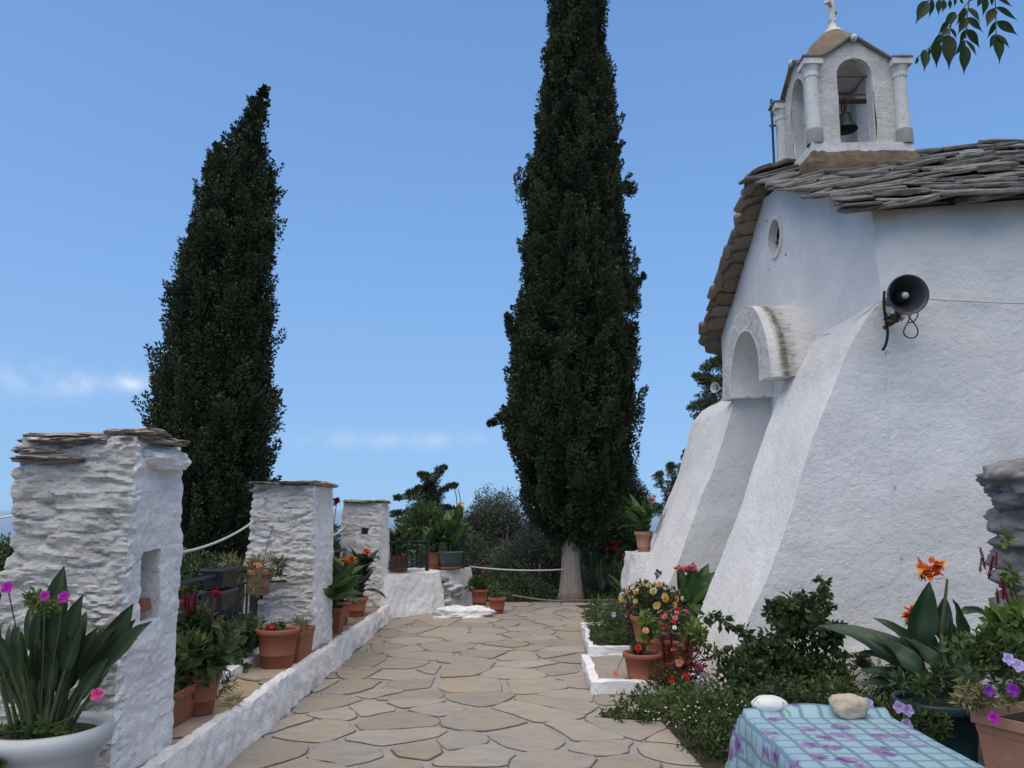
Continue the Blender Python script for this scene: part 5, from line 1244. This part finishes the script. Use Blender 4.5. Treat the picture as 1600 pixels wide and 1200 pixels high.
rt = mound('terracotta pot of clustered red and pink blossoms against the near buttress', (1.60, 8.15, .06), [((0, 0, .42), (.22, .2, .14), 1100, .045, .022, 'dark_bush_leaf')],
      (('rose', 'petal_pink', 9, .026, (0, 0, .42), (.22, .22, .18)), ('rose', 'petal_red', 6, .026, (0, 0, .42), (.22, .22, .18)), ('rose', 'petal_white', 3, .02, (0, 0, .40), (.22, .22, .16)), ('spike', 'petal_maroon', 2, .18, (.0, -.15, .28), (.22, .08, .1))), lambda r: round_pot(r, .19, .14, .32, 'terracotta', .045, .014))
rt = mound('terracotta pot with one bright red rose at the corner of the stone step', (1.20, 7.62, .0), [((-.02, 0, .36), (.12, .11, .05), 300, .04, .02, 'dark_bush_leaf'), ((.10, .05, .58), (.10, .09, .18), 210, .07, .035, 'light_leaf')], (), lambda r: round_pot(r, .175, .125, .335, 'terracotta', .04, .014))
for (x, y, s_, mt) in ((997, 1013, .036, 'petal_red'), (1009, 986, .032, 'petal_salmon'), (962, 1053, .034, 'petal_salmon')):
    p = on_y(x, y, 7.5)-Vector(rt.location); flower(rt, p, s_, 'rose', mt, (-.1, -1, .6)); m = MB(); m.tube(smoothline([(0, 0, .32), (p.x*.6, p.y*.5, max(.34, p.z*.8+.05)), p], 4), .004, 4); inst('flower_stalk', m.me('flower_stalk', 'stem'), rt)
rt = mound('mixed red-leaved cockscombs and salmon roses in front of the buttress pots', (1.48, 7.35, .02), [((0, 0, .22), (.26, .22, .22), 700, .06, .016, 'red_leaf'), ((.16, 0, .42), (.16, .14, .22), 300, .06, .03, 'light_leaf'), ((-.05, -.1, .12), (.3, .2, .12), 500, .05, .02, 'bush_leaf')],
      (('spike', 'red_leaf', 4, .24, (-.06, 0, .26), (.16, .1, .05)), ('rose', 'petal_salmon', 3, .03, (0, -.1, .28), (.2, .15, .1)), ('petunia', 'petal_red', 4, .035, (-.05, -.15, .15), (.12, .1, .05)), ('petunia', 'petal_lilac', 2, .03, (.05, -.15, .2), (.12, .1, .05))), None, 'cockscomb', 'plant')
flower(rt, on_y(1090, 1044, 7.3)-Vector(rt.location), .042, 'rose', 'petal_rose', (0, -1, .4))
# canna in the church niche
rt = thing('potted_canna', 'canna with pink flower cluster in a pot inside the church niche', 'potted plant', (2.14, 9.95, .12)); round_pot(rt, .15, .11, .34, 'terracotta_pale', .05, .014)
for k, (dx_, dy_, dz_, L_, v_) in enumerate(((-.30, -.1, .30, .50, 2), (.04, -.12, .55, .52, 0), (.22, -.05, .62, .60, 0), (-.06, -.2, .48, .50, 1), (.10, -.25, .32, .46, 1), (-.42, -.1, .22, .50, 1), (.0, -.3, .12, .42, 2), (.15, -.3, .05, .40, 2), (-.12, .0, .55, .45, 0), (.1, .05, .6, .5, 0), (-.2, -.25, .2, .4, 2), (.26, -.15, .4, .5, 1))):
    inst('leaf', CANNA[v_], rt, orient((dx_*.12, dy_*.12, .30+.012*k), (dx_, dy_, dz_), (.1*math.sin(k*3), -.6, .7), L_, 1.15))
for k in range(3): m = MB(); m.tube([(0, 0, .3), (-.03+.03*k, -.04, .6), (-.08+.08*k, -.06, .80)], .008, 5); inst('stem', m.me('stem', 'stem'), rt)
for k in range(18): flower(rt, (.0+rnd.gauss(0, .075), -.06+rnd.gauss(0, .05), .80+rnd.gauss(0, .018)), .036, 'rose', 'petal_pink', (rnd.gauss(0, .4), -.5, 1))
filler(rt, (-.28, -.05, .55), (.12, .08, .12), 90, .05, .018, 'dark_bush_leaf', 'sprig')
# canna on the white block
rt = thing('potted_canna', 'canna with orange bloom in a tall terracotta pot on the white block', 'potted plant', (2.12, 13.15, .93)); round_pot(rt, .125, .085, .36, 'terracotta_pale', .06, .018)
canna_plant(rt, .32, .88, 28, .46, 'petal_orange', 1, False, 85, .07, None, .095, 1.1, 4)
rt = thing('canna_plant', 'canna with red-orange bloom growing behind the white block', 'plant', (1.92, 14.2, 0)); canna_plant(rt, 0, .80, 12, .5, 'petal_orange', 1, False, 86, .15, None, .10, 1., 3)
rt = thing('canna_plant', 'dark red flowering canna in the bushes right of the cypress trunk', 'plant', (1.75, 15.2, -.1)); canna_plant(rt, 0, 1.1, 14, .5, 'petal_maroon', 2, True, 87, .25, None, .10, 1., 4)

# shrubs against the long wall
def shrub(label, c, fills, cat='shrub', shoots=()):
    rt = thing('leafy_shrub', label, cat, (c[0], c[1], .0)); base = Vector(rt.location)
    for (px, py, Y, w_, h_, n, L, W, mat) in fills:
        q = on_y(px, py, Y)-base; filler(rt, q, (w_/2/FPX*Y, w_/2.4/FPX*Y, h_/2/FPX*Y), n, L, W, mat)
        m = MB(); m.tube(smoothline([(0, 0, 0), q*.5+Vector((.03, 0, 0)), q], 3), [.014-.0015*i for i in range(7)], 5); inst('branch', m.me('branch', 'stem'), rt)
    for pts in shoots:
        q = [on_y(x, y, Y)-base for x, y, Y in pts]; sl = smoothline(q, 5); m = MB(); m.tube(sl, .005, 4); inst('shoot', m.me('shoot', 'stem'), rt)
        lv = Leaves()
        for p in sl: lv.blob(p+base, (.035, .035, .03), 7, .075, .038, shell=.2, up=-.5, tv=.6)
        lv.o('shoot_leaves', 'dark_bush_leaf', rt)
    return rt
shrub('upright dark green shrub climbing the church wall beside the near buttress', (2.45, 6.9), [(1252, 972, 6.9, 82, 85, 850, .07, .042, 'dark_bush_leaf'), (1262, 1028, 6.85, 105, 85, 1000, .07, .042, 'dark_bush_leaf'), (1285, 1062, 6.7, 90, 60, 600, .06, .036, 'bush_leaf'), (1220, 965, 6.9, 45, 50, 300, .07, .04, 'dark_bush_leaf'), (1295, 985, 6.9, 40, 60, 260, .07, .04, 'dark_bush_leaf'), (1345, 1050, 6.8, 30, 40, 120, .06, .03, 'dark_bush_leaf')],
      shoots=([(1270, 965, 6.9), (1290, 940, 6.9), (1285, 905, 6.9)], [(1280, 1000, 6.9), (1300, 990, 6.9), (1306, 1000, 6.85)]))
shrub('spreading rose-leaved shrub with a long arching shoot over the near buttress foot', (2.0, 6.6), [(1198, 1025, 6.6, 80, 70, 750, .065, .038, 'dark_bush_leaf'), (1165, 1060, 6.5, 90, 80, 1200, .06, .035, 'bush_leaf'), (1270, 1082, 6.4, 120, 50, 1000, .055, .03, 'bush_leaf')],
      shoots=([(1185, 1000, 6.6), (1160, 985, 6.6), (1135, 972, 6.6), (1105, 960, 6.6)], [(1160, 1060, 6.5), (1140, 1040, 6.5), (1122, 1020, 6.5)]))
rt = shrub('low dense evergreen ground shrub dotted with tiny white flowers beside the paving', (1.55, 6.3), [(1040, 1110, 6.6, 190, 60, 2600, .034, .018, 'bush_leaf'), (1110, 1120, 6.2, 150, 80, 2400, .034, .018, 'bush_leaf'), (975, 1118, 6.6, 80, 26, 600, .034, .018, 'bush_leaf'), (1060, 1095, 6.55, 150, 40, 500, .03, .016, 'light_leaf'), (1120, 1115, 6.1, 130, 60, 450, .03, .016, 'light_leaf'), (1130, 1165, 5.6, 120, 90, 2200, .034, .018, 'bush_leaf'), (1165, 1110, 5.9, 120, 60, 1500, .036, .02, 'bush_leaf')])
for k in range(150):
    fy = rnd.uniform(1085, 1195); p = on_y(rnd.uniform(1000 if fy < 1118 else 1085, 1175), fy, 5.9); flower(rt, p-Vector(rt.location)+Vector((0, -.28+rnd.uniform(-.05, .1), 0)), .0052, 'petunia', 'petal_white', (0, -1, .6))
shrub('low mixed foliage between the table and the foot of the church wall', (2.6, 5.9), [(1330, 1098, 5.9, 150, 40, 1000, .05, .026, 'bush_leaf'), (1240, 1095, 5.8, 160, 50, 1400, .05, .026, 'dark_bush_leaf'), (1390, 1075, 5.6, 90, 50, 700, .045, .02, 'dark_bush_leaf')])

# big canna at right in a dark green pot
cb = on_y(1462, 1100, 4.75); rt = thing('potted_canna', 'large dark-leaved canna with fiery orange bloom in a dark green pot', 'potted plant', (cb.x, cb.y, .12)); base = Vector(rt.location)
round_pot(rt, .22, .17, .44, 'dark_green_plastic', .05, .014, .9)
leaves = [((1440, 1060), (1330, 985), .42, 2), ((1430, 1050), (1360, 1025), .40, 1), ((1440, 1070), (1385, 990), .38, 1), ((1432, 1010), (1453, 918), .40, 0), ((1468, 1000), (1478, 935), .36, 0), ((1500, 1015), (1500, 942), .40, 0), ((1500, 960), (1560, 970), .34, 2),
          ((1445, 1080), (1390, 1085), .38, 2), ((1470, 1050), (1430, 1000), .34, 1), ((1480, 1070), (1530, 1040), .36, 2), ((1455, 1075), (1420, 1050), .34, 2), ((1490, 1060), (1512, 1000), .34, 1), ((1465, 1085), (1440, 1110), .3, 2), ((1500, 1075), (1545, 1060), .34, 2), ((1475, 1065), (1480, 1010), .34, 1), ((1450, 1040), (1400, 975), .3, 1), ((1460, 1030), (1430, 955), .3, 0), ((1485, 1040), (1490, 975), .3, 0), ((1448, 1085), (1375, 1055), .3, 2), ((1470, 1090), (1510, 1085), .3, 2), ((1442, 1060), (1372, 1000), .3, 2)]
for i, (b, t_, L, k) in enumerate(leaves):
    Yd = 4.7 + .12*math.sin(i*2.1); p = on_y(*b, Yd)-base; q = on_y(*t_, Yd-.08+.1*math.sin(i*3.3))-base; d = q-p
    inst('leaf', CANNA_D[k], rt, orient(p, d + Vector((0, 0, .30*k*d.length)), (.1*math.sin(i*4), -.75, .8), max(L*.72, d.length*1.08), 1.0+.2*math.sin(i*5.)))
for (b, t_) in (((1462, 1090), (1480, 905)), ((1458, 1090), (1425, 985)), ((1475, 1090), (1500, 1000))):
    m = MB(); m.tube([on_y(*b, 4.75)-base, on_y(*t_, 4.72)-base], [.016, .008], 6); inst('stem', m.me('stem', 'stem', True), rt)
flower(rt, on_y(1453, 893, 4.70)-base, .085, 'canna', 'petal_orange', (-.2, -.3, 1)); flower(rt, on_y(1424, 962, 4.74)-base, .06, 'canna', 'petal_orange', (-.3, -.2, 1))

# trough with petunias, bottom right
tb = Vector((2.62, 3.98, .42)); rt = thing('potted_plant', 'pale terracotta trough with purple petunias beside the cloth-covered table', 'potted plant', tb, None, R(-62))
trough(rt, .30, .95, .27, 'terracotta_pale')
def wfill(wc, rad, n, L, W, mat, nm):
    lv = Leaves(); clumps(lv, (0, 0, 0), rad, max(5, n//40), min(rad)*.45, 40, L, W, .3); o = lv.o(nm, mat); o.parent = rt
    o.matrix_local = Matrix.Translation((rt.matrix_basis.inverted() @ Vector(wc))); o.rotation_euler = (0, 0, R(62)); return o
rt.matrix_basis
bpy.context.view_layer.update()
wfill(on_y(1560, 1100, 3.9), (.22, .12, .12), 1000, .05, .02, 'bush_leaf', 'foliage'); wfill(on_y(1580, 1050, 3.95), (.10, .1, .16), 300, .07, .045, 'light_leaf', 'foliage'); wfill(on_y(1470, 1105, 4.1), (.20, .10, .06), 700, .045, .014, 'bush_leaf', 'foliage'); wfill(on_y(1530, 1120, 3.8), (.16, .08, .06), 400, .04, .012, 'dry_leaf', 'foliage')
for (x, y, mt, s_) in ((1582, 1078, 'petal_purple', .03), (1552, 1122, 'petal_magenta', .028), (1545, 1079, 'petal_purple', .025), (1590, 1040, 'petal_lilac', .03), (1575, 1030, 'petal_lilac', .028)):
    p = rt.matrix_basis.inverted() @ on_y(x, y, 3.72); flower(rt, p, s_, 'petunia', mt, rt.matrix_basis.to_3x3().inverted() @ Vector((0, -1, .3)))
o = inst('trough_support', rock_mesh('trough_support', (.8, .5, .5), 'rubble', 88, 3, .15)); o.location = (2.72, 4.1, .18); tag(o, 'rough grey stone block carrying the pale terracotta trough', 'stone')
rt = mound('lilac petunias trailing beside the dark green pot and table', (1.98, 4.5, .15), [((0, 0, .28), (.18, .16, .15), 600, .045, .018, 'bush_leaf'), ((.2, 0, .34), (.2, .12, .08), 500, .04, .014, 'bush_leaf')], (), None, 'petunia_plant', 'plant')
for (x, y) in ((1404, 1105), (1418, 1110), (1355, 1100), (1360, 1112), (1416, 1133)): flower(rt, on_y(x, y, 4.3)-Vector(rt.location), .032, 'petunia', 'petal_lilac', (0, -1, .3))
rt = mound('tall bright green celosia with crimson plumes beside the rubble wall', (2.72, 4.45, .2), [((0, 0, .72), (.09, .09, .26), 170, .075, .03, 'light_leaf'), ((.05, 0, .42), (.15, .14, .18), 300, .06, .025, 'bush_leaf'), ((-.02, 0, 1.12), (.04, .04, .16), 90, .05, .02, 'light_leaf')], (), None, 'celosia', 'plant')
for (x, y, s_) in ((1545, 905, .13), (1540, 890, .12), (1531, 895, .08), (1556, 885, .08), (1568, 938, .11), (1560, 945, .09)): flower(rt, on_y(x, y, 4.4)-Vector(rt.location), s_, 'spike', 'petal_maroon', (rnd.gauss(0, .15), 0, 1))
for k in range(4): m = MB(); m.tube([(rnd.uniform(-.1, .1), 0, 0), (rnd.uniform(-.08, .08), 0, .6), (rnd.uniform(-.1, .05), 0, 1.05)], .007, 5); inst('stem', m.me('stem', 'red_stem'), rt)

# rough dry-stone wall end at the right edge
rt = thing('rubble_wall', 'rough grey dry-stone wall end standing in front of the church wall', 'wall', (3.2, 4.75, 0)); r_ = random.Random(9)
z = .1; k = 0
while z < 1.78:
    th = r_.uniform(.10, .19); x = 2.93 + r_.uniform(-.07, .05)
    while x < 4.3:
        wd = r_.uniform(.3, .55); k += 1
        o = inst('stone', rock_mesh('stone', (wd*1.25, .66, th*1.5), 'rubble', k*.73, 4, .42, 2.6, True, .10), rt); o.location = Vector((x+wd/2, 4.75+r_.uniform(-.05, .05), z+th/2)) - Vector(rt.location); o.rotation_euler = (r_.uniform(-.1, .1), r_.uniform(-.10, .10), r_.uniform(-.2, .2)); x += wd*.95
    z += th*.9

# ================================================================== TABLE
TXa, TXb, TYa, TYb, TZ = 1.02, 1.66, 2.25, 3.74, .715
rt = thing('table', 'small table hidden under a blue checked cloth', 'table', ((TXa+TXb)/2, (TYa+TYb)/2, 0))
m = MB(); m.box(((TXa+TXb)/2, (TYa+TYb)/2, TZ-.018), (TXb-TXa-.012, TYb-TYa-.012, .03)); m.o('table_top', 'table_paint', rt)
for x in (TXa+.06, TXb-.06):
    for y in (TYa+.06, TYb-.06): m = MB(); m.box((x, y, (TZ-.035)/2), (.04, .04, TZ-.035)); m.o('leg', 'table_paint', rt)
t = NT('table_cloth'); uv = t.n('ShaderNodeUVMap'); uvv = uv.outputs[0]
dn = t.n('ShaderNodeTexNoise'); dn.inputs['Scale'].default_value = 6; t.l(uvv, dn.inputs['Vector'])
wv = t.n('ShaderNodeVectorMath', operation='MULTIPLY_ADD'); t.l(dn.outputs['Color'], wv.inputs[0]); wv.inputs[1].default_value = (.02, .02, 0); t.l(uvv, wv.inputs[2])
sp = t.n('ShaderNodeSeparateXYZ'); t.l(wv.outputs[0], sp.inputs[0])
def stripes(s_, per, wdt):
    f = t.math('FRACT', t.math('DIVIDE', s_, per)); return t.rng(t.math('ABSOLUTE', t.math('SUBTRACT', f, .5)), .5-wdt-.02, .5-wdt+.02)
a, b = stripes(sp.outputs[0], .085, .11), stripes(sp.outputs[1], .085, .11)
c = t.mix(a, (.27, .40, .455), (.125, .225, .265)); c = t.mix(t.math('MULTIPLY', b, .8), c, (.125, .225, .265))
vor = t.n('ShaderNodeTexVoronoi'); vor.inputs['Scale'].default_value = 8.5; vor.inputs['Randomness'].default_value = 1.0; t.l(wv.outputs[0], vor.inputs['Vector'])
pn_ = t.noise(30, 3, .6, vec=uvv); fl = t.rng(t.math('ADD', vor.outputs['Distance'], t.math('MULTIPLY', t.math('SUBTRACT', pn_, .5), .75)), .42, .30)
sel = t.rng(t.n('ShaderNodeSeparateColor').outputs[0], 0, 1) if False else None
sc_ = t.n('ShaderNodeSeparateColor'); t.l(vor.outputs['Color'], sc_.inputs[0]); pick = t.math('GREATER_THAN', sc_.outputs[0], .22)
fc = t.mix(t.rng(t.noise(22, 3, .6, vec=uvv), .35, .65), (.07, .025, .16), (.30, .22, .38))
c = t.mix(t.math('MULTIPLY', fl, pick), c, fc)
v2 = t.n('ShaderNodeTexVoronoi'); v2.inputs['Scale'].default_value = 8.3; t.l(wv.outputs[0], v2.inputs['Vector']); ring = t.math('SUBTRACT', 1., t.rng(t.math('ABSOLUTE', t.math('SUBTRACT', v2.outputs['Distance'], .17)), .015, .04))
s2 = t.n('ShaderNodeSeparateColor'); t.l(v2.outputs['Color'], s2.inputs[0]); g2 = t.math('MULTIPLY', ring, t.math('MULTIPLY', t.math('GREATER_THAN', s2.outputs[1], .62), t.rng(t.noise(40, 2, .5, vec=uvv), .45, .55)))
c = t.mix(g2, c, (.10, .26, .08))
t.done(c, .45, t.bump(t.noise(9, 3), .12, .01), .35)
nu, nv_n = 46, 84; hang = .40; V = []; UV = []; w_tot = (TXb-TXa)+2*hang; l_tot = (TYb-TYa)+2*hang
def drape(s_, lo, hi, hang_):                            # flat coordinate -> (position, drop)
    if s_ < lo: d = lo-s_; return lo - min(.012, d*.4) - .05*d, d
    if s_ > hi: d = s_-hi; return hi + min(.012, d*.4) + .05*d, d
    return s_, 0
for i in range(nu+1):
    for j in range(nv_n+1):
        u = TXa-hang + w_tot*i/nu; v = TYa-hang + l_tot*j/nv_n
        if v > TYb+.06: v = TYb+.06 + (v-TYb-.06)*.9
        x, dx_ = drape(u, TXa, TXb, hang); y, dy_ = drape(v, TYa, TYb, hang); dd = max(dx_, dy_)
        if dx_ > 0 and dy_ > 0:                          # corner fold
            k = min(dx_, dy_); x += (-1 if u < TXa else 1)*k*.22; y += (-1 if v < TYa else 1)*k*.22
        wvx = .018*math.sin(v*17)*min(1, dx_/.2); wvy = .018*math.sin(u*19)*min(1, dy_/.2)
        x += wvx*(1 if u > TXb else -1); y += wvy
        z = TZ + .004 - dd + .0025*noise.noise(Vector((u*6, v*6, 0)))
        e = max(0, 1-abs(TYb-.012-v)/.045)
        z += (.034+.010*math.sin(u*11))*math.sqrt(e)*(1 if dx_ == 0 and v < TYb+.03 else 0)             # rolled seam along the far edge
        V.append((x, y, z)); UV.append((u, v))
F = [(i*(nv_n+1)+j, (i+1)*(nv_n+1)+j, (i+1)*(nv_n+1)+j+1, i*(nv_n+1)+j+1) for i in range(nu) for j in range(nv_n)]
o = O('tablecloth', V, F, 'table_cloth', None, None, True); ul = o.data.uv_layers.new(name='UVMap')
for lp in o.data.loops: ul.data[lp.index].uv = UV[lp.vertex_index]
tag(o, 'light blue checked tablecloth printed with purple flowers', 'tablecloth')
p = on_z(1202, 1115, TZ); o = inst('pebble', rock_mesh('pebble', (.165, .115, .075), 'pebble', 5, 4, .10, 1.2, True, 0., .0)); o.location = (p.x, p.y, TZ+.040); tag(o, 'smooth white pebble with small dark marks on the blue tablecloth', 'pebble')
p = on_z(1328, 1122, TZ); o = inst('rock', rock_mesh('rock', (.165, .12, .105), 'tan_rock', 17, 4, .26, 2.2)); o.location = (p.x, p.y, TZ+.048); tag(o, 'lumpy tan stone weighing down the blue tablecloth', 'rock')

# ================================================================== OVERHANGING ASH BRANCH
rt = thing('ash_tree', 'overhanging tree branch with pointed drooping compound leaves against the sky', 'tree', (3.5, 1.5, 0))
m = MB(); m.tube(smoothline([(3.5, 1.5, -.1), (3.45, 1.5, 1.5), (3.35, 1.55, 3.2), (3.1, 1.6, 4.6), (2.9, 1.6, 5.6)], 4), [.16-.007*i for i in range(17)], 12); m.o('trunk', 'bark', rt, True)
YB = 2.2
def zp(x, y, dy=0): return on_y(1400+x/8, y/8, YB+dy)
m = MB(); m.tube(smoothline([(3.35, 1.55, 3.3), (2.6, 1.9, 3.75), (1.95, 2.15, 3.5), zp(1500, -260), zp(1100, -120), zp(920, 0)], 4), [.05-.0023*i for i in range(21)], 7); m.o('branch', 'bark', rt, True)
for pts in ([(920, -20), (890, 200), (875, 480)], [(1225, -150), (1245, 100), (1253, 460)], [(920, 0), (700, 290), (560, 470), (400, 610), (280, 710)], [(690, 200), (685, 330), (665, 440)], [(940, -140), (640, -60), (400, 5)], [(1130, -150), (1120, -20)]):
    m = MB(); m.tube(smoothline([zp(*p) for p in pts], 4), .0018, 5); m.o('leaf_stalk', 'stem', rt)
lf = [(390, 10, 245, 300), (450, -10, 430, 230), (540, -10, 530, 200), (600, -5, 597, 150), (670, -5, 680, 130), (740, -30, 735, 90), (360, 620, 358, 900), (490, 490, 520, 860), (275, 715, 235, 820), (660, 440, 670, 860), (660, 250, 520, 450), (740, 150, 600, 350), (600, 430, 430, 610), (420, 600, 395, 770),
      (670, 360, 545, 475), (680, 355, 782, 490), (660, 435, 545, 550), (900, 95, 1082, 270), (890, 218, 1100, 405), (885, 365, 1075, 605), (870, 500, 1025, 710), (865, 570, 855, 940), (875, 100, 750, 325), (885, 225, 782, 412), (880, 365, 785, 565), (862, 505, 742, 705),
      (1225, 100, 1130, 345), (1238, 272, 1148, 495), (1245, 430, 1168, 615), (1253, 455, 1325, 792), (1248, 95, 1550, 262), (1258, 268, 1548, 436), (1255, 430, 1445, 612), (1270, -10, 1500, 70), (1060, -40, 1015, 95), (1120, -30, 1100, 205), (1190, -40, 1205, 90), (1250, -60, 1440, -30), (800, -10, 850, 60)]
ASH = [paddle('leaflet', 'ash_leaf', 8, b_, .12, lambda t: .165*math.sin(PI*min(1, (t*1.22)**.85))**.9 + .012 if t < .78 else .012+.05*(1-t)) for b_ in (.03, .12)]
for i, (a0, b0, a1, b1) in enumerate(lf):
    dy = .05*math.sin(i*1.7); p, q = zp(a0, b0, dy), zp(a1, b1, dy-.02*math.cos(i*2.2)); d = q-p
    sd2 = Vector((math.sin(i*2.6)*.4, -1, .25*math.cos(i*1.9)))
    inst('leaflet', ASH[i % 2], rt, orient(p-Vector(rt.location), d, sd2, d.length, 1.0))
lv = Leaves(); clumps(lv, (3.0, 1.3, 5.8), (1.9, 1.7, 1.2), 150, .32, 40, .1, .035, .3); lv.o('crown', 'ash_leaf', rt)

# ================================================================== HAZE over the sea
hz = MB(); hz.box((0, 28500, -92.25), (81000, 64000, 217.5)); hz = hz.o('haze', None); kind(hz, 'stuff')
hm = bpy.data.materials.new('haze_air'); hm.use_nodes = True; hn = hm.node_tree; hn.nodes.clear()
pv = hn.nodes.new('ShaderNodeVolumePrincipled'); pv.inputs['Color'].default_value = (.72, .86, 1.0, 1); pv.inputs['Density'].default_value = 8e-5; pv.inputs['Anisotropy'].default_value = .1
ho = hn.nodes.new('ShaderNodeOutputMaterial'); hn.links.new(pv.outputs[0], ho.inputs['Volume']); hz.data.materials.append(hm)
